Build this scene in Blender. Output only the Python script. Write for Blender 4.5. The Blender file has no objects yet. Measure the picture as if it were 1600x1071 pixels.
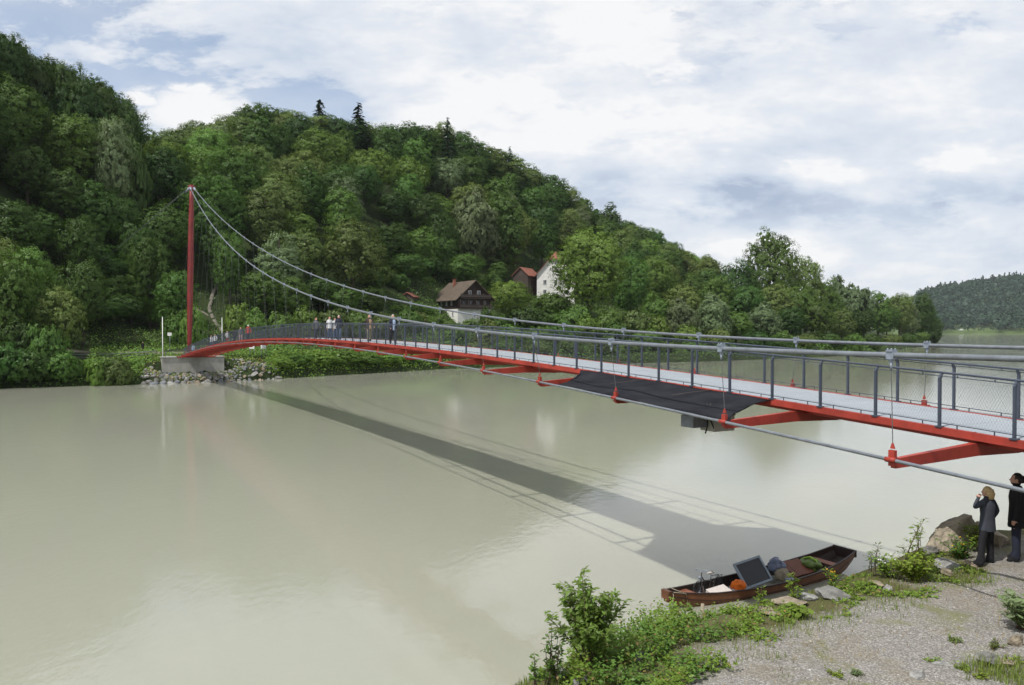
import bpy, bmesh, math, random
import numpy as np
from mathutils import Vector, Matrix, noise as mnoise

random.seed(7)
R = math.radians
scene = bpy.context.scene
C = scene.collection

# ------------------------------------------------------------------ camera
F, HOR, H = 1240.0, 515.0, 8.4          # focal length in photo pixels, horizon row, eye height over the water
cam_d = bpy.data.cameras.new('camera')
cam = bpy.data.objects.new('camera', cam_d); C.objects.link(cam)
cam_d.sensor_width = 36.0
cam_d.lens = 36.0 * F / 1600.0
cam_d.clip_start, cam_d.clip_end = 0.1, 6000
cam.location = (0, 0, H)
cam.rotation_euler = (R(90) - math.atan((535.5 - HOR) / F), 0, 0)
scene.camera = cam
scene.render.resolution_x, scene.render.resolution_y = 1024, 685

# ------------------------------------------------------------------ sun and sky
SUN = Vector((-0.476, -0.452, 1.0)).normalized()
sun_d = bpy.data.lights.new('sun', 'SUN'); sun_d.energy = 4.0; sun_d.angle = R(0.55); sun_d.color = (1.0, 0.965, 0.91)
sun = bpy.data.objects.new('sun', sun_d); C.objects.link(sun)
sun.rotation_euler = SUN.to_track_quat('Z', 'Y').to_euler()
sun.location = (0, 0, 300)
SUN_EL = math.asin(SUN.z); SUN_ROT = math.atan2(SUN.x, SUN.y)
vs = scene.view_settings
vs.view_transform = 'Standard'; vs.look = 'None'; vs.gamma = 1.0; vs.exposure = 0.0
scene.cycles.max_bounces = 6; scene.cycles.transparent_max_bounces = 12
scene.cycles.diffuse_bounces = 3; scene.cycles.glossy_bounces = 3; scene.cycles.transmission_bounces = 4
scene.cycles.sample_clamp_indirect = 6.0
scene.cycles.use_denoising = True


class NT:
    """tiny node-tree helper"""
    def __init__(s, tree): s.t = tree; s.n = tree.nodes; s.l = tree.links
    def add(s, typ, **kw):
        nd = s.n.new(typ)
        for k, v in kw.items():
            if k == 'ins':
                for a, b in v.items():
                    if hasattr(b, 'is_linked') or hasattr(b, 'links'): s.l.new(b, nd.inputs[a])
                    else: nd.inputs[a].default_value = b
            else: setattr(nd, k, v)
        return nd
    def math(s, op, a, b=None, c=None, clamp=False):
        nd = s.n.new('ShaderNodeMath'); nd.operation = op; nd.use_clamp = clamp
        for i, v in enumerate((a, b, c)):
            if v is None: continue
            if hasattr(v, 'is_linked'): s.l.new(v, nd.inputs[i])
            else: nd.inputs[i].default_value = v
        return nd.outputs[0]
    def mix(s, fac, a, b, blend='MIX'):
        nd = s.n.new('ShaderNodeMix'); nd.data_type = 'RGBA'; nd.blend_type = blend
        for i, v in ((0, fac), (6, a), (7, b)):
            if hasattr(v, 'is_linked'): s.l.new(v, nd.inputs[i])
            elif i == 0: nd.inputs[0].default_value = v
            else: nd.inputs[i].default_value = (*v, 1) if len(v) == 3 else v
        return nd.outputs[2]
    def ramp(s, fac, stops, interp='LINEAR'):
        nd = s.n.new('ShaderNodeValToRGB'); cr = nd.color_ramp; cr.interpolation = interp
        while len(cr.elements) < len(stops): cr.elements.new(0.5)
        for e, (p, col) in zip(cr.elements, stops):
            e.position = p; e.color = (*col, 1) if len(col) == 3 else col
        s.l.new(fac, nd.inputs[0]); return nd.outputs[0]
    def noise(s, vec, scale, detail=4, rough=0.55, dist=0.0, dims='3D'):
        nd = s.n.new('ShaderNodeTexNoise'); nd.noise_dimensions = dims
        nd.inputs['Scale'].default_value = scale; nd.inputs['Detail'].default_value = detail
        nd.inputs['Roughness'].default_value = rough; nd.inputs['Distortion'].default_value = dist
        if vec is not None: s.l.new(vec, nd.inputs['Vector'])
        return nd.outputs[0]


world = bpy.data.worlds.new('World'); scene.world = world; world.use_nodes = True
def build_world():
    w = NT(world.node_tree); w.n.clear()
    tc = w.add('ShaderNodeTexCoord'); d = tc.outputs['Generated']
    sky = w.add('ShaderNodeTexSky', sky_type='NISHITA', sun_disc=False, sun_elevation=SUN_EL, sun_rotation=SUN_ROT,
                altitude=300, air_density=1.0, dust_density=1.2, ozone_density=1.0)
    sx = w.add('ShaderNodeSeparateXYZ'); w.l.new(d, sx.inputs[0])
    x, y, z = sx.outputs
    # cloud layer seen in perspective: direction projected on a curved sheet overhead
    den = w.math('ADD', w.math('MAXIMUM', z, 0.0), 0.22)
    cx = w.math('DIVIDE', x, den); cy = w.math('DIVIDE', y, den)
    cv = w.add('ShaderNodeCombineXYZ'); w.l.new(cx, cv.inputs[0]); w.l.new(cy, cv.inputs[1]); cv.inputs[2].default_value = 3.7
    big = w.noise(cv.outputs[0], 1.3, 8, 0.58, 0.1)
    fine = w.noise(cv.outputs[0], 3.2, 9, 0.62, 0.1)
    # azimuth / elevation, for where the thin spots and the heavy clouds are
    yy = w.math('MAXIMUM', y, 0.05); u = w.math('DIVIDE', x, yy); v = w.math('DIVIDE', z, yy)
    uv = w.add('ShaderNodeCombineXYZ'); w.l.new(w.math('MULTIPLY', u, 7.0), uv.inputs[0]); w.l.new(w.math('MULTIPLY', v, 17.0), uv.inputs[1])
    billow = w.noise(uv.outputs[0], 0.9, 10, 0.6, 0.15)
    def blob(u0, v0, ru, rv, wob=0.5):
        a = w.math('DIVIDE', w.math('SUBTRACT', u, u0), ru); b = w.math('DIVIDE', w.math('SUBTRACT', v, v0), rv)
        r2 = w.math('ADD', w.math('MULTIPLY', a, a), w.math('MULTIPLY', b, b))
        r2 = w.math('ADD', r2, w.math('MULTIPLY', w.math('SUBTRACT', w.noise(uv.outputs[0], 1.1, 9, 0.62, 0.1), 0.5), wob * 20))
        g = w.math('POWER', 2.718, w.math('MULTIPLY', w.math('MAXIMUM', r2, 0.0), -1.0))
        return w.math('MULTIPLY', g, w.math('GREATER_THAN', y, 0.05))
    def bsum(lst):
        out = None
        for (u0, v0, ru, rv, amt) in lst:
            t = w.math('MULTIPLY', blob(u0, v0, ru, rv), amt)
            out = t if out is None else w.math('ADD', out, t)
        return out
    holes = bsum([(-0.45, 0.30, 0.17, 0.08, 0.8), (-0.62, 0.40, 0.10, 0.05, 0.55), (-0.27, 0.285, 0.10, 0.035, 0.6), (0.22, 0.33, 0.12, 0.05, 0.35), (0.42, 0.40, 0.16, 0.04, 0.4)])
    puffs = bsum([(-0.395, 0.275, 0.065, 0.028, 1.0), (0.40, 0.205, 0.05, 0.022, 0.7), (0.55, 0.215, 0.10, 0.02, 0.5), (0.13, 0.245, 0.16, 0.035, 0.5), (0.30, 0.10, 0.25, 0.03, 0.35), (-0.05, 0.36, 0.25, 0.08, .35)])
    dark = bsum([(0.37, 0.150, 0.20, 0.026, 0.42), (0.15, 0.165, 0.15, 0.024, 0.3), (0.05, 0.20, 0.12, 0.02, 0.2), (0.28, 0.215, 0.12, 0.03, 0.2), (0.60, 0.175, 0.10, 0.02, 0.3), (-0.22, 0.36, 0.22, 0.05, 0.25), (0.62, 0.10, 0.2, 0.02, 0.2), (0.45, 0.225, 0.06, 0.015, .3)])
    cov = w.math('SUBTRACT', w.math('ADD', w.math('MULTIPLY', big, 1.1), 0.55), w.math('MULTIPLY', holes, 0.95))
    cov = w.math('ADD', cov, puffs)
    cover = w.ramp(cov, [(0.42, (0.36,) * 3), (1.0, (0.96,) * 3)], 'EASE')
    shade = w.math('ADD', w.math('MULTIPLY', w.math('SUBTRACT', 1.0, fine), 0.62), w.math('MULTIPLY', w.math('SUBTRACT', big, 0.5), 0.55))
    shade = w.math('ADD', shade, w.math('MULTIPLY', w.math('SUBTRACT', 0.5, billow), w.math('MULTIPLY', w.math('GREATER_THAN', y, 0.05), 1.1)))
    shade = w.math('SUBTRACT', w.math('ADD', w.math('SUBTRACT', shade, 0.10), dark), w.math('MULTIPLY', puffs, 0.55))
    ccol = w.ramp(shade, [(0.0, (1.0, 1.0, 1.0)), (0.22, (0.82, 0.86, 0.925)), (0.52, (0.65, 0.725, 0.84)), (1.0, (0.44, 0.52, 0.67))])
    bg1 = w.add('ShaderNodeBackground'); w.l.new(sky.outputs[0], bg1.inputs[0]); bg1.inputs[1].default_value = 0.15
    bg2 = w.add('ShaderNodeBackground'); w.l.new(ccol, bg2.inputs[0]); bg2.inputs[1].default_value = 0.97
    mx = w.add('ShaderNodeMixShader'); w.l.new(cover, mx.inputs[0]); w.l.new(bg1.outputs[0], mx.inputs[1]); w.l.new(bg2.outputs[0], mx.inputs[2])
    out = w.add('ShaderNodeOutputWorld'); w.l.new(mx.outputs[0], out.inputs[0])
build_world()

# ------------------------------------------------------------------ materials
def srgb(h):
    c = [int(h[i:i + 2], 16) / 255 for i in (0, 2, 4)]
    return tuple(x / 12.92 if x <= 0.04045 else ((x + 0.055) / 1.055) ** 2.4 for x in c)

def mat(name, col, rough=0.6, var=0.25, vscale=3.0, bump=0.0, bscale=20.0, metal=0.0, col2=None, spec=0.4, coord='Object'):
    m = bpy.data.materials.new(name); m.use_nodes = True
    t = NT(m.node_tree); b = t.n['Principled BSDF']
    tc = t.add('ShaderNodeTexCoord'); vec = tc.outputs[coord]
    n = t.noise(vec, vscale, 6, 0.6)
    c2 = col2 or tuple(x * (1 - var) for x in col)
    hi = tuple(min(1, x * (1 + var * 0.6)) for x in col) if not col2 else col
    t.l.new(t.ramp(n, [(0.32, c2), (0.68, hi)]), b.inputs['Base Color'])
    b.inputs['Roughness'].default_value = rough; b.inputs['Metallic'].default_value = metal
    b.inputs['Specular IOR Level'].default_value = spec
    if bump:
        bp = t.add('ShaderNodeBump'); bp.inputs['Strength'].default_value = bump; bp.inputs['Distance'].default_value = 0.05
        t.l.new(t.noise(vec, bscale, 5, 0.6), bp.inputs['Height']); t.l.new(bp.outputs[0], b.inputs['Normal'])
    return m

def leaf_mat(name, col, var=0.22, trans=0.22, objvar=0.27):
    """diffuse + translucent leaf; each leaf and each plant slightly different"""
    m = bpy.data.materials.new(name); m.use_nodes = True
    t = NT(m.node_tree); t.n.clear()
    geo = t.add('ShaderNodeNewGeometry'); oi = t.add('ShaderNodeObjectInfo')
    hs = t.add('ShaderNodeHueSaturation')
    isl = geo.outputs['Random Per Island']; ob = oi.outputs['Random']
    hue = t.math('ADD', 0.5, t.math('ADD', t.math('MULTIPLY', t.math('SUBTRACT', isl, 0.5), 0.02), t.math('MULTIPLY', t.math('SUBTRACT', ob, 0.5), 0.03)))
    val = t.math('MULTIPLY', t.math('ADD', 1 - var, t.math('MULTIPLY', isl, 2 * var)), t.math('ADD', 1 - objvar, t.math('MULTIPLY', t.math('FRACT', t.math('MULTIPLY', ob, 7.31)), 2 * objvar)))
    t.l.new(hue, hs.inputs['Hue']); t.l.new(val, hs.inputs['Value']); hs.inputs['Color'].default_value = (*col, 1)
    hs.inputs['Saturation'].default_value = 1.0
    df = t.add('ShaderNodeBsdfDiffuse'); tr = t.add('ShaderNodeBsdfTranslucent'); t.l.new(hs.outputs[0], df.inputs[0])
    warm = t.mix(1.0, hs.outputs[0], (1.15, 1.2, 0.55), 'MULTIPLY'); t.l.new(warm, tr.inputs[0])
    mx = t.add('ShaderNodeMixShader'); mx.inputs[0].default_value = trans
    t.l.new(df.outputs[0], mx.inputs[1]); t.l.new(tr.outputs[0], mx.inputs[2])
    gl = t.add('ShaderNodeBsdfGlossy'); gl.inputs['Roughness'].default_value = 0.45; gl.inputs[0].default_value = (1, 1, 1, 1)
    m2 = t.add('ShaderNodeMixShader'); m2.inputs[0].default_value = 0.012
    t.l.new(mx.outputs[0], m2.inputs[1]); t.l.new(gl.outputs[0], m2.inputs[2])
    out = t.add('ShaderNodeOutputMaterial'); t.l.new(m2.outputs[0], out.inputs[0])
    return m

M = {}
M['red'] = mat('red_paint', (0.345, 0.042, 0.027), 0.55, 0.3, 1.5, 0.06, 60)
M['darkred'] = mat('dark_red_paint', (0.19, 0.020, 0.018), 0.5, 0.25, 0.8)
M['galv'] = mat('galvanised_steel', (0.20, 0.22, 0.245), 0.45, 0.25, 4, 0.04, 80, metal=0.35)
M['clamp'] = mat('zinc_clamp', (0.29, 0.33, 0.39), 0.5, 0.2, 9, metal=0.4)
M['rail'] = mat('grey_blue_paint', (0.055, 0.068, 0.095), 0.45, 0.2, 6)
M['wire'] = mat('steel_wire', (0.10, 0.11, 0.12), 0.4, 0.1, 4, metal=0.4)
M['hang'] = mat('hanger_steel', (0.17, 0.18, 0.185), 0.4, 0.1, 4, metal=0.4)
M['concrete'] = mat('concrete', (0.40, 0.39, 0.35), 0.85, 0.28, 0.6, 0.2, 8)
M['white'] = mat('white_paint', (0.75, 0.75, 0.73), 0.6, 0.08, 2)
M['plaster'] = mat('white_plaster', (0.72, 0.71, 0.67), 0.9, 0.1, 0.7)
M['wood_dark'] = mat('dark_timber', (0.035, 0.022, 0.017), 0.8, 0.35, 2.5)
M['wood_grey'] = mat('grey_brown_boards', (0.075, 0.055, 0.045), 0.8, 0.35, 3)
M['glass'] = mat('window_glass', (0.03, 0.035, 0.04), 0.08, 0.2, 2, spec=0.6)
M['tarp'] = mat('black_mesh_cloth', (0.021, 0.022, 0.027), 0.9, 0.4, 1.2, 0.25, 9, spec=0.06)
M['rubber'] = mat('black_rubber', (0.02, 0.02, 0.02), 0.6, 0.2, 8)
M['orange'] = mat('orange_cloth', (0.80, 0.17, 0.012), 0.7, 0.2, 9)
M['hullwood'] = mat('varnished_planks', (0.155, 0.060, 0.026), 0.42, 0.45, 2.2, 0.1, 14)
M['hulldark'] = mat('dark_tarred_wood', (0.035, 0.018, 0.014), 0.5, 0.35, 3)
M['bench'] = mat('red_brown_plank', (0.23, 0.085, 0.045), 0.6, 0.3, 5)
M['boxwhite'] = mat('pale_cardboard', (0.55, 0.50, 0.47), 0.8, 0.12, 5)
M['bluebag'] = mat('blue_grey_plastic', (0.16, 0.19, 0.28), 0.5, 0.3, 9)
M['sack'] = mat('pale_sackcloth', (0.30, 0.26, 0.19), 0.9, 0.25, 8)
M['rustcloth'] = mat('rust_brown_board', (0.15, 0.043, 0.02), 0.6, 0.25, 4)
M['greenbag'] = mat('green_bag', (0.11, 0.17, 0.03), 0.6, 0.5, 7)
M['limebag'] = mat('lime_strip', (0.30, 0.50, 0.03), 0.6, 0.3, 7)
M['panel'] = mat('dark_panel', (0.008, 0.009, 0.016), 0.35, 0.2, 4)
M['frame'] = mat('pale_blue_frame', (0.26, 0.31, 0.37), 0.5, 0.15, 4)
M['skin'] = mat('skin', (0.48, 0.27, 0.19), 0.6, 0.08, 8)
M['bark'] = mat('bark', (0.075, 0.058, 0.045), 0.9, 0.4, 4, 0.4, 10)
M['twig'] = mat('twig', (0.12, 0.085, 0.06), 0.9, 0.3, 8)
M['rock'] = mat('grey_stone', (0.20, 0.195, 0.18), 0.9, 0.55, 1.4, 0.7, 7)
M['rockwarm'] = mat('buff_stone', (0.27, 0.225, 0.165), 0.9, 0.45, 1.8, 0.6, 7)
M['rockwhite'] = mat('pale_stone', (0.28, 0.275, 0.26), 0.85, 0.5, 2.0, 0.5, 6)
M['rockblue'] = mat('blue_grey_stone', (0.17, 0.18, 0.19), 0.9, 0.35, 1.6, 0.6, 7)
M['boulder'] = mat('lichen_boulder', (0.33, 0.285, 0.215), 0.95, 0.42, 2.2, 0.9, 5)
M['yellow'] = mat('yellow_petals', (0.75, 0.45, 0.02), 0.7, 0.2, 5)
M['flower'] = mat('white_petals', (0.7, 0.7, 0.62), 0.7, 0.2, 5)

def weather(m, col, amount=0.5):
    """dirt runs and faded patches over a painted surface"""
    t = NT(m.node_tree); b = t.n['Principled BSDF']; old = b.inputs['Base Color'].links[0].from_socket; tc = t.add('ShaderNodeTexCoord')
    mp = t.add('ShaderNodeMapping'); t.l.new(tc.outputs['Object'], mp.inputs[0]); mp.inputs['Scale'].default_value = (9, 9, 1.3)
    run = t.ramp(t.noise(mp.outputs[0], 1.0, 6, 0.65), [(0.55, (0, 0, 0)), (0.75, (amount,) * 3)]); fade = t.ramp(t.noise(tc.outputs['Object'], 0.35, 5, 0.6), [(0.45, (0, 0, 0)), (0.8, (amount * .6,) * 3)])
    c = t.mix(fade, old, tuple(min(1, x * 1.25 + .02) for x in col)); c = t.mix(run, c, tuple(x * .4 + .008 for x in col)); t.l.new(c, b.inputs['Base Color'])
weather(M['red'], (0.345, 0.042, 0.027)); weather(M['darkred'], (0.19, 0.02, 0.018)); weather(M['galv'], (.2, .22, .245), .4); weather(M['concrete'], (.40, .39, .35), .6); weather(M['plaster'], (.72, .71, .67), .25); weather(M['hullwood'], (.155, .06, .026), .6)
def tile_mat(name, col, row=0.35):
    m = mat(name, col, 0.85, 0.3, 0.8)
    t = NT(m.node_tree); b = t.n['Principled BSDF']
    tc = t.add('ShaderNodeTexCoord'); wv = t.add('ShaderNodeTexWave', wave_type='BANDS', bands_direction='Z')
    t.l.new(tc.outputs['Object'], wv.inputs[0]); wv.inputs['Scale'].default_value = 0.31 / row; wv.inputs['Distortion'].default_value = 0.6
    bp = t.add('ShaderNodeBump'); bp.inputs['Strength'].default_value = 0.6; bp.inputs['Distance'].default_value = 0.08
    t.l.new(wv.outputs[1], bp.inputs['Height']); t.l.new(bp.outputs[0], b.inputs['Normal'])
    return m
M['tile_red'] = tile_mat('red_roof_tiles', (0.25, 0.095, 0.062))
M['tile_brown'] = tile_mat('brown_roof_tiles', (0.105, 0.080, 0.058))

def deck_mat():
    m = bpy.data.materials.new('pale_deck_grating'); m.use_nodes = True
    t = NT(m.node_tree); b = t.n['Principled BSDF']
    at = t.add('ShaderNodeAttribute', attribute_name='run')      # metres along the deck
    ph = t.math('FRACT', t.math('DIVIDE', at.outputs['Fac'], 0.79))
    joint = t.math('LESS_THAN', ph, 0.02)
    tc = t.add('ShaderNodeTexCoord')
    n = t.noise(tc.outputs['Object'], 1.1, 6, 0.6); n2 = t.noise(tc.outputs['Object'], 35, 3, 0.6)
    c = t.ramp(n, [(0.3, (0.265, 0.295, 0.325)), (0.7, (0.33, 0.36, 0.39))])
    c = t.mix(t.math('MULTIPLY', n2, 0.25), c, (0.30, 0.32, 0.34))
    c = t.mix(t.math('MULTIPLY', joint, 0.55), c, (0.10, 0.10, 0.10))
    t.l.new(c, b.inputs['Base Color']); b.inputs['Roughness'].default_value = 0.7
    return m
M['deck'] = deck_mat()

def water_mat():
    m = bpy.data.materials.new('silty_river_water'); m.use_nodes = True
    t = NT(m.node_tree); b = t.n['Principled BSDF']
    tc = t.add('ShaderNodeTexCoord'); p = tc.outputs['Object']
    mp = t.add('ShaderNodeMapping'); t.l.new(p, mp.inputs[0]); mp.inputs['Rotation'].default_value = (0, 0, R(-32)); mp.inputs['Scale'].default_value = (1, 0.35, 1)
    n = t.noise(mp.outputs[0], 0.035, 6, 0.55, 0.4)
    c = t.ramp(n, [(0.3, (0.298, 0.301, 0.240)), (0.7, (0.314, 0.317, 0.253))])
    t.l.new(c, b.inputs['Base Color'])
    b.inputs['IOR'].default_value = 1.33; b.inputs['Specular IOR Level'].default_value = 0.5
    b.subsurface_method = 'BURLEY'; b.inputs['Subsurface Weight'].default_value = 0.8; b.inputs['Subsurface Radius'].default_value = (1.0, 1.0, 1.0); b.inputs['Subsurface Scale'].default_value = 0.5
    rr = t.noise(mp.outputs[0], 0.05, 5, 0.6, 0.6)
    t.l.new(t.ramp(rr, [(0.35, (0.025,) * 3), (0.65, (0.08,) * 3)]), b.inputs['Roughness'])
    m1 = t.add('ShaderNodeMapping'); t.l.new(p, m1.inputs[0]); m1.inputs['Rotation'].default_value = (0, 0, R(-32)); m1.inputs['Scale'].default_value = (1, 0.6, 1)
    w1 = t.noise(m1.outputs[0], 0.9, 5, 0.6, 0.0); w2 = t.noise(m1.outputs[0], 3.6, 4, 0.6, 0.0)
    calm = t.ramp(rr, [(0.35, (0.65,) * 3), (0.65, (0.9,) * 3)])
    hgt = t.math('MULTIPLY', t.math('ADD', t.math('MULTIPLY', w1, 0.022), t.math('MULTIPLY', w2, 0.011)), calm)
    bp = t.add('ShaderNodeBump'); bp.inputs['Strength'].default_value = 0.55; bp.inputs['Distance'].default_value = 1.0
    t.l.new(hgt, bp.inputs['Height']); t.l.new(bp.outputs[0], b.inputs['Normal'])
    return m
M['water'] = water_mat()

def ground_mat(name, cols, scale, bump=0.5):
    m = bpy.data.materials.new(name); m.use_nodes = True
    t = NT(m.node_tree); b = t.n['Principled BSDF']
    tc = t.add('ShaderNodeTexCoord'); p = tc.outputs['Object']
    n = t.noise(p, scale, 9, 0.65)
    st = [(0.3 + 0.4 * i / (len(cols) - 1), c) for i, c in enumerate(cols)]
    t.l.new(t.ramp(n, st), b.inputs['Base Color']); b.inputs['Roughness'].default_value = 0.95; b.inputs['Specular IOR Level'].default_value = 0.2
    bp = t.add('ShaderNodeBump'); bp.inputs['Strength'].default_value = bump; bp.inputs['Distance'].default_value = 0.2
    t.l.new(t.noise(p, scale * 6, 5, 0.6), bp.inputs['Height']); t.l.new(bp.outputs[0], b.inputs['Normal'])
    return m
M['hill'] = ground_mat('wooded_ground', [(0.014, 0.021, 0.007), (0.024, 0.037, 0.010), (0.040, 0.058, 0.016)], 0.12)
M['meadow'] = ground_mat('meadow_grass', [(0.05, 0.085, 0.022), (0.08, 0.12, 0.035), (0.11, 0.145, 0.05)], 0.02)
M['pathdirt'] = ground_mat('path_gravel', [(0.10, 0.095, 0.07), (0.17, 0.155, 0.125), (0.24, 0.225, 0.185)], 1.2)

def gravel_mat():
    m = bpy.data.materials.new('gravel_and_soil'); m.use_nodes = True
    t = NT(m.node_tree); b = t.n['Principled BSDF']
    tc = t.add('ShaderNodeTexCoord'); p = tc.outputs['Object']
    vo = t.add('ShaderNodeTexVoronoi'); vo.inputs['Scale'].default_value = 34; t.l.new(p, vo.inputs[0])
    sp = t.add('ShaderNodeSeparateColor'); t.l.new(vo.outputs['Color'], sp.inputs[0])
    stone = t.ramp(sp.outputs[0], [(0.0, (0.22, 0.205, 0.185)), (0.5, (0.295, 0.278, 0.252)), (0.85, (0.36, 0.343, 0.315)), (1.0, (0.43, 0.412, 0.38))])
    edge = t.ramp(vo.outputs['Distance'], [(0.25, (1, 1, 1)), (0.6, (0.6, 0.6, 0.6))])
    stone = t.mix(1.0, stone, edge, 'MULTIPLY')
    n1 = t.noise(p, 0.55, 7, 0.65); n2 = t.noise(p, 1.6, 6, 0.7); 
    soil = t.ramp(n2, [(0.3, (0.14, 0.115, 0.075)), (0.7, (0.23, 0.195, 0.13))])
    c = t.mix(t.ramp(n1, [(0.52, (0, 0, 0)), (0.64, (0.55, 0.55, 0.55))]), stone, soil)
    moss = t.noise(p, 0.9, 8, 0.7, 0.5)
    c = t.mix(t.ramp(moss, [(0.53, (0, 0, 0)), (0.66, (0.7, 0.7, 0.7))]), c, (0.145, 0.15, 0.05))
    at = t.add('ShaderNodeAttribute', attribute_name='soil')
    c = t.mix(at.outputs['Fac'], c, t.ramp(n2, [(0.3, (0.055, 0.06, 0.02)), (0.7, (0.12, 0.105, 0.05))]))
    t.l.new(c, b.inputs['Base Color']); b.inputs['Roughness'].default_value = 0.95; b.inputs['Specular IOR Level'].default_value = 0.2
    bp = t.add('ShaderNodeBump'); bp.inputs['Strength'].default_value = 0.6; bp.inputs['Distance'].default_value = 0.010
    t.l.new(vo.outputs['Distance'], bp.inputs['Height']); bp.invert = True; t.l.new(bp.outputs[0], b.inputs['Normal'])
    return m
M['gravel'] = gravel_mat()

LEAF = {
    'dark': leaf_mat('leaves_dark_green', (0.050, 0.098, 0.020)),
    'mid': leaf_mat('leaves_mid_green', (0.080, 0.144, 0.029)),
    'fresh': leaf_mat('leaves_fresh_green', (0.118, 0.195, 0.036)),
    'olive': leaf_mat('leaves_olive', (0.112, 0.155, 0.042)),
    'grey': leaf_mat('leaves_grey_green', (0.135, 0.180, 0.082)),
    'spruce': leaf_mat('spruce_needles', (0.018, 0.042, 0.020), 0.3, 0.1),
    'herb': leaf_mat('herb_leaves', (0.175, 0.245, 0.038), 0.4, 0.35, 0.12),
    'bush': leaf_mat('willow_leaves', (0.155, 0.250, 0.055), 0.35, 0.45, 0.08),
    'dry': leaf_mat('dry_stalks', (0.22, 0.15, 0.06), 0.4, 0.2, 0.2),
    'grass': leaf_mat('grass_blades', (0.18, 0.225, 0.055), 0.4, 0.3, 0.1),
    'far': leaf_mat('distant_leaves', (0.034, 0.068, 0.036)),
}

# ------------------------------------------------------------------ mesh and object helpers
def link(o, parent=None):
    C.objects.link(o)
    if parent is not None: o.parent = parent
    return o

def mesh_np(name, v, f, mats, smooth=False, mi=None):
    """v (N,3), f (M,k) arrays"""
    v = np.asarray(v, np.float32); f = np.asarray(f, np.int32)
    me = bpy.data.meshes.new(name)
    me.vertices.add(len(v)); me.vertices.foreach_set('co', v.ravel())
    k = f.shape[1]
    me.loops.add(f.size); me.loops.foreach_set('vertex_index', f.ravel())
    me.polygons.add(len(f)); me.polygons.foreach_set('loop_start', np.arange(0, f.size, k, dtype=np.int32))
    me.polygons.foreach_set('loop_total', np.full(len(f), k, np.int32))
    if mi is not None: me.polygons.foreach_set('material_index', np.asarray(mi, np.int32))
    if smooth: me.polygons.foreach_set('use_smooth', np.ones(len(f), bool))
    for m in (mats if isinstance(mats, (list, tuple)) else [mats]): me.materials.append(m)
    me.update(calc_edges=True); me.validate()
    return me

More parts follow.
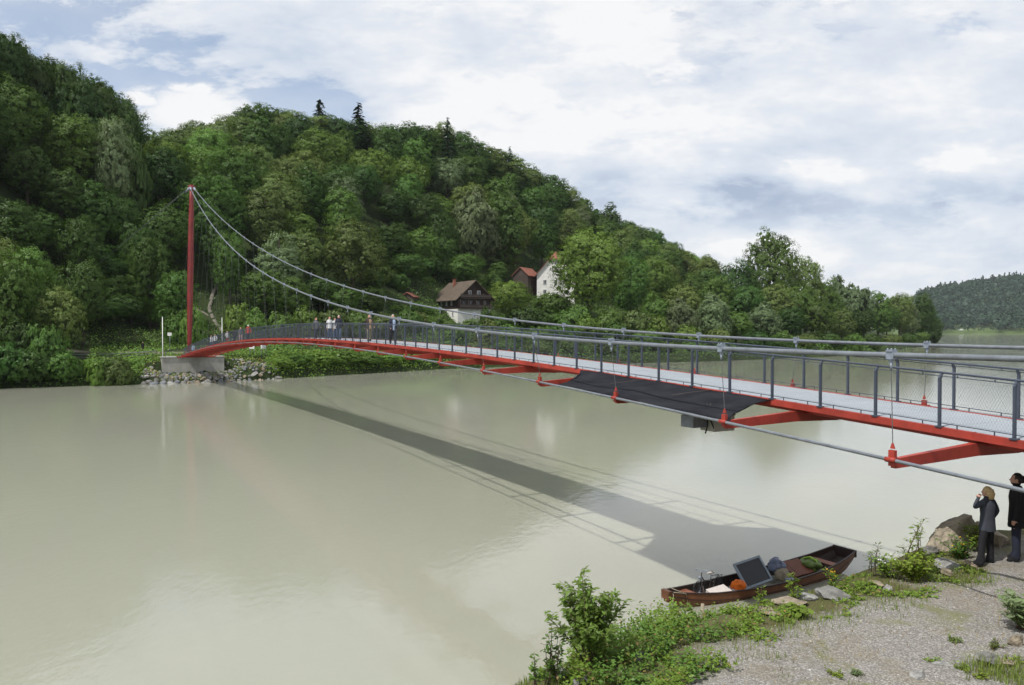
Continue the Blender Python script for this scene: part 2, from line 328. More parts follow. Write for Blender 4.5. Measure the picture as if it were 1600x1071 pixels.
class MB:
    """collects shapes, then links them as ONE mesh object"""
    def __init__(s): s.v = []; s.f = []; s.m = []; s.sm = []
    def add(s, vs, fs, mi=0, smooth=False):
        b = len(s.v); s.v += [tuple(x) for x in vs]
        for f in fs: s.f.append(tuple(b + i for i in f)); s.m.append(mi); s.sm.append(smooth)
        return s
    def box(s, c, size, mat3=None, mi=0, taper=1.0):
        hx, hy, hz = (q / 2 for q in size); vs = []
        for z in (-1, 1):
            t = taper if z > 0 else 1
            for x, y in ((-1, -1), (1, -1), (1, 1), (-1, 1)):
                p = Vector((x * hx * t, y * hy * t, z * hz))
                if mat3 is not None: p = mat3 @ p
                vs.append(p + Vector(c))
        return s.add(vs, [(3, 2, 1, 0), (4, 5, 6, 7), (0, 1, 5, 4), (1, 2, 6, 5), (2, 3, 7, 6), (3, 0, 4, 7)], mi)
    def hexa(s, p8, mi=0):
        return s.add(p8, [(3, 2, 1, 0), (4, 5, 6, 7), (0, 1, 5, 4), (1, 2, 6, 5), (2, 3, 7, 6), (3, 0, 4, 7)], mi)
    def tube(s, pts, r, seg=8, mi=0, caps=True, smooth=True, squash=None):
        pts = [Vector(p) for p in pts]; n = len(pts)
        rs = r if isinstance(r, (list, tuple)) else [r] * n
        vs = []; ref = None
        for i, p in enumerate(pts):
            d = (pts[min(i + 1, n - 1)] - pts[max(i - 1, 0)])
            d = d.normalized() if d.length > 1e-9 else Vector((0, 0, 1))
            if ref is None: ref = Vector((0, 0, 1)) if abs(d.z) < 0.95 else Vector((1, 0, 0))
            a = d.cross(ref)
            if a.length < 1e-4: a = d.orthogonal()
            a.normalize(); bb = a.cross(d).normalized(); ref = bb if abs(d.z) >= 0.95 else ref
            for k in range(seg):
                t = 2 * math.pi * k / seg
                vs.append(p + a * math.cos(t) * rs[i] + bb * math.sin(t) * rs[i] * (squash or 1))
        fs = []
        for i in range(n - 1):
            for k in range(seg):
                k2 = (k + 1) % seg
                fs.append((i * seg + k, i * seg + k2, (i + 1) * seg + k2, (i + 1) * seg + k))
        b = len(s.v); s.add(vs, fs, mi, smooth)
        if caps:
            s.f.append(tuple(b + k for k in reversed(range(seg)))); s.m.append(mi); s.sm.append(False)
            s.f.append(tuple(b + (n - 1) * seg + k for k in range(seg))); s.m.append(mi); s.sm.append(False)
        return s
    def ball(s, c, rad, nu=10, nv=7, mi=0, mat3=None):
        rx, ry, rz = rad if isinstance(rad, (tuple, list)) else (rad,) * 3
        vs = [Vector((0, 0, rz))]
        for j in range(1, nv):
            a = math.pi * j / nv
            for i in range(nu):
                t = 2 * math.pi * i / nu
                vs.append(Vector((rx * math.sin(a) * math.cos(t), ry * math.sin(a) * math.sin(t), rz * math.cos(a))))
        vs.append(Vector((0, 0, -rz)))
        fs = [(0, 1 + i, 1 + (i + 1) % nu) for i in range(nu)]
        for j in range(nv - 2):
            for i in range(nu):
                a = 1 + j * nu + i; b2 = 1 + j * nu + (i + 1) % nu
                fs.append((a, a + nu, b2 + nu, b2))
        l = len(vs) - 1; o = 1 + (nv - 2) * nu
        fs += [(l, o + (i + 1) % nu, o + i) for i in range(nu)]
        return s.add([(mat3 @ q if mat3 is not None else q) + Vector(c) for q in vs], fs, mi, True)
    def mesh(s, name, mats):
        me = bpy.data.meshes.new(name); me.from_pydata([tuple(q) for q in s.v], [], s.f)
        for m in (mats if isinstance(mats, (list, tuple)) else [mats]): me.materials.append(m)
        me.polygons.foreach_set('material_index', s.m); me.polygons.foreach_set('use_smooth', s.sm); me.update()
        return me
    def build(s, name, mats, parent=None, loc=None):
        o = bpy.data.objects.new(name, s.mesh(name, mats))
        if loc is not None: o.location = loc
        return link(o, parent)

def tag(o, label=None, cat=None, group=None, kind=None):
    if label: o['label'] = label
    if cat: o['category'] = cat
    if group: o['group'] = group
    if kind: o['kind'] = kind
    return o

def empty(name, loc=(0, 0, 0), rz=0.0):
    o = bpy.data.objects.new(name, None); o.location = loc; o.rotation_euler = (0, 0, rz); o.empty_display_size = 0.3
    return link(o)

def obj(name, me, parent=None, loc=None, rot=None, scale=None):
    o = bpy.data.objects.new(name, me)
    if loc is not None: o.location = loc
    if rot is not None: o.rotation_euler = rot
    if scale is not None: o.scale = scale
    return link(o, parent)

def segs_mesh(name, A, B, r, m, sides=3):
    """many thin rods as one mesh"""
    A = np.asarray(A, float); B = np.asarray(B, float); d = B - A; d /= np.linalg.norm(d, axis=1)[:, None] + 1e-9
    up = np.where(np.abs(d[:, 2:3]) > 0.9, [[1., 0, 0]], [[0, 0, 1.]]); a = np.cross(d, up); a /= np.linalg.norm(a, axis=1)[:, None]; b = np.cross(d, a)
    ring = []
    for P in (A, B):
        for k in range(sides):
            t = 2 * math.pi * k / sides; ring.append(P + (a * math.cos(t) + b * math.sin(t)) * r)
    v = np.stack(ring, 1).reshape(-1, 3); n = len(A); base = np.arange(n)[:, None] * 2 * sides
    f = np.concatenate([base + np.array([[k, (k + 1) % sides, sides + (k + 1) % sides, sides + k]]) for k in range(sides)], 0)
    return mesh_np(name, v, f, m)

def leaves_mesh(name, P, N, size, m, aspect=1.0, rng=None, mi=None, along=None, fold=0.0):
    """rhombic leaf faces at P facing N; ALONG: direction the leaf points to"""
    rng = rng or np.random.default_rng(1); n = len(P)
    N = N / (np.linalg.norm(N, axis=1)[:, None] + 1e-9)
    t = rng.normal(size=(n, 3)) if along is None else along
    t = t - (t * N).sum(1)[:, None] * N; t /= np.linalg.norm(t, axis=1)[:, None] + 1e-9
    b = np.cross(N, t); sz = np.broadcast_to(np.asarray(size, float), (n,))[:, None]
    L = t * sz * aspect * 0.5; W = b * sz * 0.5
    fo = N * sz * fold
    v = np.stack([P - L, P - W * 0.9 + L * 0.1 + fo, P + L, P + W * 0.9 + L * 0.1 + fo], 1).reshape(-1, 3)
    f = np.arange(4 * n).reshape(-1, 4)
    return mesh_np(name, v, f, m, mi=mi)

def PX(px, Y): return (px - 800.0) / F * Y              # lateral position of a picture column at distance Y
def ZY(py, Y): return H - (py - HOR) / F * Y            # height of a picture row at distance Y
def proj(p): return 800 + F * p[0] / p[1], HOR - F * (p[2] - H) / p[1]

# ------------------------------------------------------------------ far bank and hills (terrain)
SHORE = [(-330, -60), (-200, 45), (-120, 92), (-73, 113), (-46.5, 126), (-29, 149), (-13.5, 168), (10, 186), (53, 208), (98, 244), (153, 318), (245, 455), (262, 520), (300, 700), (640, 1380)]
def shore_dist(x, y):
    """distance to the far shoreline, positive inland"""
    x = np.asarray(x, float); y = np.asarray(y, float); best = np.full(x.shape, 1e9); sgn = np.ones(x.shape)
    for (x0, y0), (x1, y1) in zip(SHORE, SHORE[1:]):
        dx, dy = x1 - x0, y1 - y0; L2 = dx * dx + dy * dy
        t = np.clip(((x - x0) * dx + (y - y0) * dy) / L2, 0, 1)
        ex, ey = x - x0 - t * dx, y - y0 - t * dy; d = np.hypot(ex, ey)
        cr = dx * ey - dy * ex
        upd = d < best - 1e-9; best = np.where(upd, d, best); sgn = np.where(upd, np.where(cr > 0, 1., -1.), sgn)
    return best * sgn

def in_off(i, q):
    """shore vertex i moved q metres inland"""
    a = Vector(SHORE[max(i - 1, 0)]); b = Vector(SHORE[min(i + 1, len(SHORE) - 1)]); d = (b - a).normalized()
    return SHORE[i][0] - d.y * q, SHORE[i][1] + d.x * q

CT = []
for i in range(1, 13):
    CT.append((*in_off(i, 2.5), 2.0)); CT.append((*in_off(i, 11), 4.3))
for px, Y, z in [(0, 133, 7), (100, 141, 6.2), (160, 146, 5.2), (200, 144, 5.0), (240, 142, 4.8), (300, 147, 5.2), (400, 155, 5.6), (500, 170, 6), (600, 186, 8), (660, 205, 10.5), (700, 216, 11), (740, 224, 11.6),
                 (800, 236, 13.5), (850, 262, 19), (880, 270, 19.5), (815, 268, 19.5), (920, 248, 14), (1000, 255, 9), (1000, 295, 16), (1100, 265, 5.5), (1200, 285, 5), (1300, 325, 5), (1400, 405, 5),
                 (1150, 335, 9), (1250, 390, 7), (1350, 480, 6),
                 (-100, 140, 28), (0, 156, 30), (100, 164, 26), (170, 165, 17), (200, 170, 18), (270, 172, 14), (330, 178, 16), (330, 200, 30), (400, 192, 20), (450, 214, 36), (500, 215, 33), (600, 232, 32), (690, 262, 34), (760, 282, 36), (850, 315, 38), (900, 325, 35), (1000, 365, 30), (1100, 430, 21),
                 (-200, 150, 62), (-60, 190, 68), (0, 187, 62), (100, 190, 55), (150, 192, 50), (215, 196, 41), (255, 222, 40), (300, 262, 60), (400, 272, 67), (500, 278, 65), (600, 292, 67), (700, 307, 66), (760, 322, 65), (830, 342, 63), (900, 364, 58), (960, 398, 53), (1000, 425, 49), (1050, 465, 41), (1095, 505, 36),
                 (1200, 600, 22), (1300, 700, 12), (1380, 800, 8), (0, 260, 62), (150, 260, 45), (400, 350, 60), (600, 370, 60), (800, 430, 52), (1000, 520, 42), (1100, 640, 30), (-200, 260, 70), (200, 420, 60), (700, 600, 45), (1000, 760, 25)]:
    CT.append((PX(px, Y), Y, z))
CT = np.array(CT)
def _solve_rbf():
    P = CT[:, :2]; D = np.hypot(P[:, None, 0] - P[None, :, 0], P[:, None, 1] - P[None, :, 1]); n = len(P)
    A = np.zeros((n + 3, n + 3)); A[:n, :n] = -D + np.eye(n) * 0.05; A[:n, n] = 1; A[:n, n + 1:] = P; A[n, :n] = 1; A[n + 1:, :n] = P.T
    return np.linalg.solve(A, np.concatenate([CT[:, 2], np.zeros(3)]))
RB = _solve_rbf()
def terrain(x, y):
    x = np.asarray(x, float); y = np.asarray(y, float); sh = x.shape; xf = x.ravel(); yf = y.ravel(); out = np.full(xf.shape, RB[-3]) + RB[-2] * xf + RB[-1] * yf
    for (cx, cy, _), wgt in zip(CT, RB[:-3]): out -= wgt * np.hypot(xf - cx, yf - cy)
    sd = shore_dist(xf, yf)
    out = np.minimum(out, 0.8 + np.maximum(sd, 0) * 1.4); out = np.maximum(out, np.minimum(1.0, 0.5 + sd * 0.2))
    a = (xf - 10.14) * -0.4882 + (yf - 15.99) * 0.8727; l = (xf - 10.14) * 0.8727 + (yf - 15.99) * 0.4882 - 1.5     # along / across the bridge axis
    wgt = np.clip((7.5 - np.abs(l)) / 2.5, 0, 1) * np.clip((131.5 - a) / 0.8, 0, 1)
    out = out * (1 - wgt) + np.minimum(out, 0.30 + np.maximum(sd, 0) * 0.13) * wgt
    k = np.clip((sd + 3) / 5, 0, 1); k = k * k * (3 - 2 * k)
    return (-2.5 + (out + 2.5) * k).reshape(sh)
def gz(x, y): return float(terrain(np.array([x]), np.array([y]))[0])

def build_terrain():
    xs = np.concatenate([np.arange(-330, -80, 5.0), np.arange(-80, -30, 1.0), np.arange(-30, 60, 2.5), np.arange(60, 640, 5.0)])
    ys = np.concatenate([np.arange(50, 112, 4.0), np.arange(112, 146, 1.0), np.arange(146, 260, 2.5), np.arange(260, 1000, 5.0)])
    X, Y = np.meshgrid(xs, ys); rng = np.random.default_rng(3)
    Z = terrain(X, Y); Z = Z + np.where(Z > 2, rng.normal(size=Z.shape) * np.where((X > -80) & (X < -30) & (Y < 146), 0.05, 0.2), 0)
    sd = shore_dist(X, Y); nx, ny = len(xs), len(ys)
    idx = np.arange(nx * ny).reshape(ny, nx)
    q = np.stack([idx[:-1, :-1], idx[:-1, 1:], idx[1:, 1:], idx[1:, :-1]], -1).reshape(-1, 4)
    keep = sd.ravel()[q].max(1) > -6; q = q[keep]
    used = np.unique(q); remap = np.full(nx * ny, -1); remap[used] = np.arange(len(used))
    v = np.stack([X.ravel(), Y.ravel(), Z.ravel()], 1)[used]
    o = obj('hillside', mesh_np('hillside', v, remap[q], M['hill'], True)); o['kind'] = 'structure'
build_terrain()

# river: one sheet reaching the far shore
me = mesh_np('river_water', [(-1480, -45, 0), (2980, -45, 0), (2980, 1560, 0), (-1480, 1560, 0)], [(0, 1, 2, 3)], M['water'])
tag(obj('river_water', me), kind='structure')
me = mesh_np('ground', [(-1480, 1400, -0.6), (2980, 1400, -0.6), (2980, 3180, -0.6), (-1480, 3180, -0.6)], [(0, 1, 2, 3)], M['meadow'])
tag(obj('ground', me), kind='structure')

# distant hill across the river bend
def dh(x, y):
    """height of the distant hill"""
    base = np.clip((y - 1690) / 420, 0, 1); base = base * base * (3 - 2 * base)
    crest = np.interp(x, [700, 980, 1040, 1110, 1190, 1260, 1330, 1400, 2000], [30, 48, 56, 68, 92, 102, 112, 122, 130])
    return 2.5 + np.clip((y - 1500) / 120, 0, 1) * 9 + base * crest
def build_distant():
    xs = np.arange(560, 2000, 20.0); ys = np.arange(1495, 2500, 20.0); X, Y = np.meshgrid(xs, ys)
    Z = dh(X, Y) + np.where(Y < 1505, -4, 0); nx, ny = len(xs), len(ys); idx = np.arange(nx * ny).reshape(ny, nx)
    q = np.stack([idx[:-1, :-1], idx[:-1, 1:], idx[1:, 1:], idx[1:, :-1]], -1).reshape(-1, 4)
    o = obj('distant_hill', mesh_np('distant_hill', np.stack([X.ravel(), Y.ravel(), Z.ravel()], 1), q, M['meadow'], True)); o['kind'] = 'structure'
    rng = np.random.default_rng(11); P, N, S = [], [], []
    n = 0
    while n < 2600:
        x = rng.uniform(640, 1500); y = rng.uniform(1505, 2260)
        t = (x / y) * F + 800
        if t < 1430 or t > 1720: continue
        meadow = (1515 < y < 1680) and (1488 < t < 1556)
        if meadow and y > 1530: continue
        if 1505 < y < 1530 and rng.random() < (0.35 if meadow else 0.1): continue
        con = rng.random() < (0.3 if y > 1900 else 0.08); h = rng.uniform(14, 30) if not meadow else rng.uniform(5, 11)
        if y < 1560 and not meadow: h *= 0.75
        r = h * (0.2 if con else 0.36); k = 26
        d = rng.normal(size=(k, 3)); d[:, 2] = np.abs(d[:, 2]) * 0.9 - 0.2; d /= np.linalg.norm(d, axis=1)[:, None]
        z0 = dh(np.array(x), np.array(y))
        if con:
            tt = rng.random(k) ** 0.7; rad = r * (1 - tt) + 0.3
            p = np.stack([x + d[:, 0] * rad, y + d[:, 1] * rad, z0 + 2 + tt * (h * 1.25 - 2)], 1)
        else: p = np.array([x, y, z0 + h * 0.55]) + d * np.array([r, r, h * 0.45])
        P.append(p); N.append(d + rng.normal(size=d.shape) * 0.3); S.append(np.full(k, h * (0.18 if con else 0.26))); n += 1
    o = obj('distant_forest', leaves_mesh('distant_forest', np.concatenate(P), np.concatenate(N), np.concatenate(S), LEAF['far'], 1.0, rng))
    tag(o, 'far wooded hill of mixed trees across the river bend', 'forest', kind='stuff')
build_distant()

# ------------------------------------------------------------------ the footbridge
S_ = 1.58                                   # post spacing in metres
TH, BX, BY = 0.510, 6.42 * S_, 10.12 * S_   # bridge axis: heading, near-side post 0
BD = Vector((-math.sin(TH), math.cos(TH), 0)); BN = Vector((math.cos(TH), math.sin(TH), 0))
DW = 1.95 * S_                              # deck width
I0, I1 = -7.0, 84.0                         # first and last station of the deck
def dz(i): return 7.67 - (0.0013 if i < 34 else 0.00147) * (i - 34) ** 2
def BP(i, off=0.0, z=0.0):
    """point on the bridge: station i, metres from the near edge towards the far edge, metres over the deck"""
    p = Vector((BX, BY, 0)) + BD * (i * S_) + BN * off
    p.z = dz(i) + z; return p
def outrig(i): return math.sqrt(0.45 ** 2 + ((0.0667 if i < 39.5 else 0.03) * (i - 39.5)) ** 2)   # reach of the cross beams beyond the deck
# cable: straight in plan from the bank to the mast head, parabola in height
IM = 84.0
def cable_out(i): return np.interp(i, [-7, 0.5, IM], [3.0, 2.72, -DW / 2 + 0.28])
def cable_z(i): return 7.9 + 2.9 * ((i - 0.5) / 30) ** 2.067 if i > 0.5 else 7.9 + 0.004 * (0.5 - i)
def CP(i, side):
    p = BP(i, -cable_out(i) if side < 0 else DW + cable_out(i)); p.z = cable_z(i); return p
def TP(i, side):
    p = BP(i, -outrig(i) if side < 0 else DW + outrig(i), -0.27); return p

bridge = empty('footbridge', BP(I1, DW / 2, 0))
tag(bridge, 'long red suspension footbridge with pale deck and grey railings over the river', 'bridge')
BL = Vector(bridge.location)
def bl(p): return Vector(p) - BL

def sweep_rect(mb, i0, i1, step, o0, o1, z0, z1, mi=0, pts=None):
    n = int(round((i1 - i0) / step)); b = len(mb.v)
    for k in range(n + 1):
        i = i0 + (i1 - i0) * k / n
        for (o, z) in ((o0, z0), (o1, z0), (o1, z1), (o0, z1)): mb.v.append(tuple(bl(BP(i, o, z))))
        if pts is not None: pts += [i * S_] * 4
    for k in range(n):
        for a in range(4):
            a2 = (a + 1) % 4; mb.f.append((b + k * 4 + a, b + k * 4 + a2, b + k * 4 + 4 + a2, b + k * 4 + 4 + a)); mb.m.append(mi); mb.sm.append(False)
    mb.f.append((b, b + 3, b + 2, b + 1)); mb.f.append(tuple(b + n * 4 + a for a in range(4))); mb.m += [mi, mi]; mb.sm += [False, False]

mb = MB(); runs = []
sweep_rect(mb, I0, I1, 1.0, 0.09, DW - 0.09, -0.07, 0.0, 0, runs)
o = mb.build('deck', M['deck'], bridge)
a = o.data.attributes.new('run', 'FLOAT', 'POINT'); a.data.foreach_set('value', runs)
for off in (-0.03, DW - 0.09):
    mb = MB(); sweep_rect(mb, I0, I1, 1.0, off, off + 0.118, -0.150, 0.012)
    for k in range(-2, 28):                                     # cover plates at the joints
        i = 0.53 + 3 * k
        if i > I1 - 1: continue
        for da in (-0.09,): mb.box(bl(BP(i, off + 0.059, -0.068)), (0.13, 0.035, 0.172), Matrix((BN, BD, (0, 0, 1))).transposed())
    mb.build('edge_beam', M['red'], bridge)
mb = MB(); sweep_rect(mb, I0, I1, 1.0, 0.35, 0.55, -0.28, -0.075); sweep_rect(mb, I0, I1, 1.0, DW - 0.55, DW - 0.35, -0.28, -0.075); mb.build('stringer', M['red'], bridge)
# cross beams with raised ends, hangers, clamps
clamp = MB()
clamp.box((0, 0, 0.0), (0.19, 0.24, 0.20)); clamp.box((0, 0, 0.125), (0.25, 0.20, 0.05)); clamp.box((0, 0, -0.16), (0.05, 0.13, 0.16)); clamp.box((0, 0, -0.10), (0.22, 0.16, 0.03))
for sx in (-1, 1):
    for sy in (-1, 1): clamp.tube([(sx * 0.085, sy * 0.065, 0.13), (sx * 0.085, sy * 0.065, 0.19)], 0.022, 6)
clamp.tube([(0, 0, -0.22), (0, 0, -0.40)], [0.045, 0.03], 6)
clamp_me = clamp.mesh('cable_clamp', M['clamp'])
RZ = math.atan2(BN.y, BN.x)
for k in range(-2, 28):
    i = 0.53 + 3 * k
    if i > I1 - 1.5: break
    L = outrig(i); mb = MB(); zt, zb = -0.21, -0.48
    half = [(-L, zt - 0.12, zt - 0.31, 0.055), (-L + 0.16, zt - 0.115, zt - 0.31, 0.055), (0.06, zt, zb, 0.075), (DW / 2, zt, zb - 0.05, 0.09)]
    sect = half + [(DW - a, b, c, w) for a, b, c, w in reversed(half[:3])]
    b0 = len(mb.v)
    for (oo, za, zb2, w) in sect:
        for (sw, zz) in ((-w, zb2), (w, zb2), (w, za), (-w, za)): mb.v.append(tuple(bl(BP(i, oo, zz) + BD * sw)))
    for s in range(len(sect) - 1):
        for q in range(4):
            q2 = (q + 1) % 4; mb.f.append((b0 + s * 4 + q, b0 + s * 4 + 4 + q, b0 + s * 4 + 4 + q2, b0 + s * 4 + q2)); mb.m.append(0); mb.sm.append(False)
    mb.f.append((b0, b0 + 1, b0 + 2, b0 + 3)); e = b0 + (len(sect) - 1) * 4; mb.f.append((e + 3, e + 2, e + 1, e)); mb.m += [0, 0]; mb.sm += [False, False]
    rot = Matrix((BN, BD, (0, 0, 1))).transposed()
    for sd in (-1, 1):                                          # end lug that carries hanger and lower cable
        oo = -L - 0.02 if sd < 0 else DW + L + 0.02
        mb.box(bl(BP(i, oo, zt - 0.11)), (0.085, 0.13, 0.31), rot); mb.box(bl(BP(i, oo, zt + 0.13)), (0.045, 0.09, 0.11), rot, taper=0.35)
        mb.tube([bl(BP(i, oo + sd * 0.06, zt - 0.14) - BD * 0.12), bl(BP(i, oo + sd * 0.06, zt - 0.14) + BD * 0.11)], 0.052, 8)
    mb.build('cross_beam', M['red'], bridge)
    for sd in (-1, 1):
        oo = -L - 0.02 if sd < 0 else DW + L + 0.02
        top = CP(i, sd); bot = BP(i, oo, zt + 0.14)
        if k < -1: continue
        h = obj('hanger', segs_mesh('hanger', [bl(bot)], [bl(top) - Vector((0, 0, 0.2))], 0.0085 if k < 8 else 0.006, M['hang'], 6), bridge)
        obj('cable_clamp', clamp_me, h, bl(top), (0, 0, RZ), (.66, .66, .70))
for sd in (-1, 1):
    mb = MB(); pts = [bl(CP(i, sd)) for i in np.concatenate([np.arange(I0, 80, 1.0), np.arange(80, IM + 0.01, 0.5)])]
    mb.tube(pts, 0.056, 10); mb.build('main_cable', M['galv'], bridge)
    mb = MB(); pts = []
    for i in np.arange(I0, I1 - 1, 0.75):
        p = BP(i, (-outrig(i) - 0.08) if sd < 0 else (DW + outrig(i) + 0.08), -0.35); pts.append(bl(p))
    mb.tube(pts, 0.037, 8); mb.build('lower_cable', M['galv'], bridge)
# railings
for sd in (-1, 1):
    off = 0.0 if sd < 0 else DW
    mb = MB(); st = np.arange(I0, I1 + 0.01, 0.5)
    inn = 0.07 * (1 if sd < 0 else -1)
    mb.tube([bl(BP(i, off + inn, 1.20)) for i in st], 0.026, 8)
    mb.tube([bl(BP(i, off, 1.13)) for i in st], 0.010, 5); mb.tube([bl(BP(i, off, 0.10)) for i in st], 0.010, 5)
    for i in np.arange(I0 + 0.25, I1, 0.5):                     # little spacers that carry the netting wires
        mb.box(bl(BP(i, off, 1.15)), (0.015, 0.03, 0.05)); mb.box(bl(BP(i, off, 0.065)), (0.015, 0.03, 0.09))
    rail = mb.build('railing', M['rail'], bridge)
    pm = MB(); rot = Matrix((BN, BD, (0, 0, 1))).transposed()
    pm.box((0, 0, 0.53), (0.068, 0.050, 1.10), rot)
    pm.hexa([rot @ Vector(q) for q in ((-0.0375, -0.0275, 1.08), (0.0375, -0.0275, 1.08), (0.0375, 0.0275, 1.08), (-0.0375, 0.0275, 1.08), (inn - 0.03, -0.02, 1.185), (inn + 0.03, -0.02, 1.185), (inn + 0.03, 0.02, 1.185), (inn - 0.03, 0.02, 1.185))])
    pm.box((0, 0, 0.02), (0.11, 0.16, 0.03), rot)
    pme = pm.mesh('post', M['rail'])
    rest = MB()
    for i in range(-6, 84):
        if i < 44: obj('post', pme, rail, bl(BP(i, off, 0)))
        else:
            q = bl(BP(i, off, 0)); rest.add([Vector(v.co) + q for v in pme.vertices], [tuple(p.vertices) for p in pme.polygons])
    tag(rest.build('post', M['rail'], rail), kind='stuff')
    A, B2 = [], []
    for t in np.arange(I0, I1, 0.042):                          # diagonal wire netting
        for dr in (0.36, -0.36):
            if I0 <= t + dr <= I1: A.append(bl(BP(t, off, 0.10))); B2.append(bl(BP(t + dr, off, 1.13)))
    obj('wire_netting', segs_mesh('wire_netting', A, B2, 0.00105, M['wire']), rail)
# mast: one leaning tapered column that carries both cables
base = BP(IM, DW / 2, 0); base.z = 4.0; base.x = PX(295.5, base.y)
top = Vector((PX(301, base.y), base.y, ZY(293, base.y)))
mb = MB(); pts = [base.lerp(top, t) for t in np.linspace(0, 1, 13)]
mb.tube([bl(p) for p in pts], [0.26, 0.34, 0.40, 0.44, 0.47, 0.485, 0.485, 0.475, 0.455, 0.43, 0.40, 0.36, 0.32], 12)
mast = mb.build('mast', M['darkred'], bridge)
mb = MB()
mb.box(bl(top + Vector((0, 0, 0.1))), (0.62, 0.55, 0.42)); mb.tube([bl(top) - BD * 0.1 - BN * 0.55, bl(top) - BD * 0.1 + BN * 0.55], 0.17, 10)
hd = mb.build('mast_head', M['darkred'], mast)
mb = MB()
for sd in (-1, 1): mb.tube([bl(CP(IM - 0.15, sd)), bl(CP(IM - 1.0, sd))], [0.24, 0.13], 8)
mb.tube([bl(top) + Vector((-0.4, 0.2, -0.1)), bl(top) + Vector((-1.3, 0.6, -0.9))], [0.2, 0.1], 8)
mb.build('cable_socket', M['clamp'], mast)
# the mast head is where the cables end
for sd, oy in ((-1, 0), (1, 1.4)):
    mb = MB(); e = Vector((PX(96, 152 + oy), 152 + oy, ZY(462, 152 + oy)))
    mb.tube([bl(top + Vector((-0.4, 0.2 * sd, -0.1))), bl(e)], 0.02, 6); mb.build('backstay', M['wire'], bridge)

# black cloth slung between deck edge and lower cable, one on each side
for sd in (-1, 1):
    nI, nJ = 36, 12; vs = []
    for a in range(nI + 1):
        for b in range(nJ + 1):
            t = b / nJ; i = (4.0 - 0.6 * t) + (5.8 - 0.5 * t) * a / nI; oo = -0.045 - (outrig(i) + 0.01) * t
            if sd > 0: oo = DW - oo
            endin = 0.22 * math.sin(math.pi * t) * (1 if a == 0 else -1 if a == nI else 0)
            sag = -0.10 * math.sin(math.pi * min(1, t * 1.0)) * abs(math.sin(math.pi * (i - 0.53) / 3)) + 0.012 * math.sin(9 * t + 3 * i)
            z = -0.02 * (1 - t) - 0.315 * t + 0.11 * t * (1 - t) + sag
            vs.append(BP(i + endin, oo, z))
    fs = [(a * (nJ + 1) + b, a * (nJ + 1) + b + 1, (a + 1) * (nJ + 1) + b + 1, (a + 1) * (nJ + 1) + b) for a in range(nI) for b in range(nJ)]
    m = MB(); m.add(vs, fs, 0, True); o = m.build('cloth_sheet', M['tarp'])
    sol = o.modifiers.new('thick', 'SOLIDIFY'); sol.thickness = 0.012
    tag(o, 'black mesh cloth slung beside the deck on the near side of the bridge' if sd < 0 else 'black mesh cloth hung along the far side of the bridge deck', 'cloth', 'cloth sheets slung under the bridge edges')
    for k in (1, 2):                                            # webbing straps across the cloth
        i = 3.6 + 6.15 * (0.30 if k == 1 else 0.62); mb = MB()
        mb.tube([BP(i + 0.3 * t, (-0.045 - outrig(i) * t) if sd < 0 else DW + 0.045 + outrig(i) * t, 0.0 - 0.28 * t + 0.02 * math.sin(math.pi * t)) for t in np.linspace(0, 0.55, 7)], 0.018, 5, squash=0.5)
        mb.build('strap', M['wood_grey'], o)
# equipment box under the deck
eb = empty('equipment_box', BP(4.75, -1.0, -0.98), RZ)
tag(eb, 'small grey metal box with cables hung beneath the bridge deck', 'equipment box')
mb = MB(); mb.box((0.15, 0, 0.22), (0.75, 0.55, 0.42)); mb.box((0.15, 0, 0.445), (0.80, 0.60, 0.03)); mb.build('case', M['concrete'], eb)
mb = MB(); mb.box((-0.62, 0.1, 0.30), (0.5, 0.5, 0.32)); mb.build('panel', M['galv'], eb)
mb = MB(); mb.tube([(-0.3, -0.2, 0.8), (-0.32, -0.25, 0.3), (-0.2, -0.25, 0.05), (-0.1, -0.2, 0.35)], 0.025, 6); mb.tube([(-0.42, -0.2, 0.8), (-0.45, -0.25, 0.2), (-0.5, -0.22, -0.02)], 0.02, 6); mb.build('cable', M['rubber'], eb)
mb = MB(); mb.box((0.45, -0.1, 0.6), (0.05, 0.05, 0.34)); mb.box((-0.1, 0.2, 0.6), (0.05, 0.05, 0.34)); mb.build('bracket', M['galv'], eb)

# ------------------------------------------------------------------ abutment on the far bank
ab = empty('abutment', BP(82.4, DW / 2, 0)); ab.location.z = 0
tag(ab, 'pale concrete abutment block carrying the far end of the red footbridge', 'abutment')
rot = Matrix((BN, BD, (0, 0, 1))).transposed(); zt = dz(82.4) - 0.42
mb = MB(); mb.box(rot @ Vector((-0.2, 1.7, zt / 2)), (9.6, 2.6, zt), rot); mb.box(rot @ Vector((-4.75, 4.6, zt / 2)), (0.5, 3.2, zt), rot); mb.box(rot @ Vector((4.35, 4.6, zt / 2)), (0.5, 3.2, zt), rot)
mb.build('wall', M['concrete'], ab)
mb = MB(); mb.box(rot @ Vector((-0.2, 1.65, zt + 0.06)), (9.8, 2.8, 0.12), rot); mb.box(rot @ Vector((0, 4.8, zt + 0.02)), (8.0, 3.4, 0.3), rot); mb.build('coping', M['concrete'], ab)
mb = MB()
for q in (-4.4, -3.3, 3.2, 4.1): mb.tube([rot @ Vector((q, 0.6, zt + 0.12)), rot @ Vector((q, 0.6, zt + 1.1))], 0.03, 6)
mb.tube([rot @ Vector((-4.4, 0.6, zt + 1.1)), rot @ Vector((-3.3, 0.6, zt + 1.1))], 0.03, 6); mb.tube([rot @ Vector((4.1, 0.6, zt + 1.1)), rot @ Vector((3.2, 0.6, zt + 1.1))], 0.03, 6)
mb.build('guard_rail', M['rail'], ab)

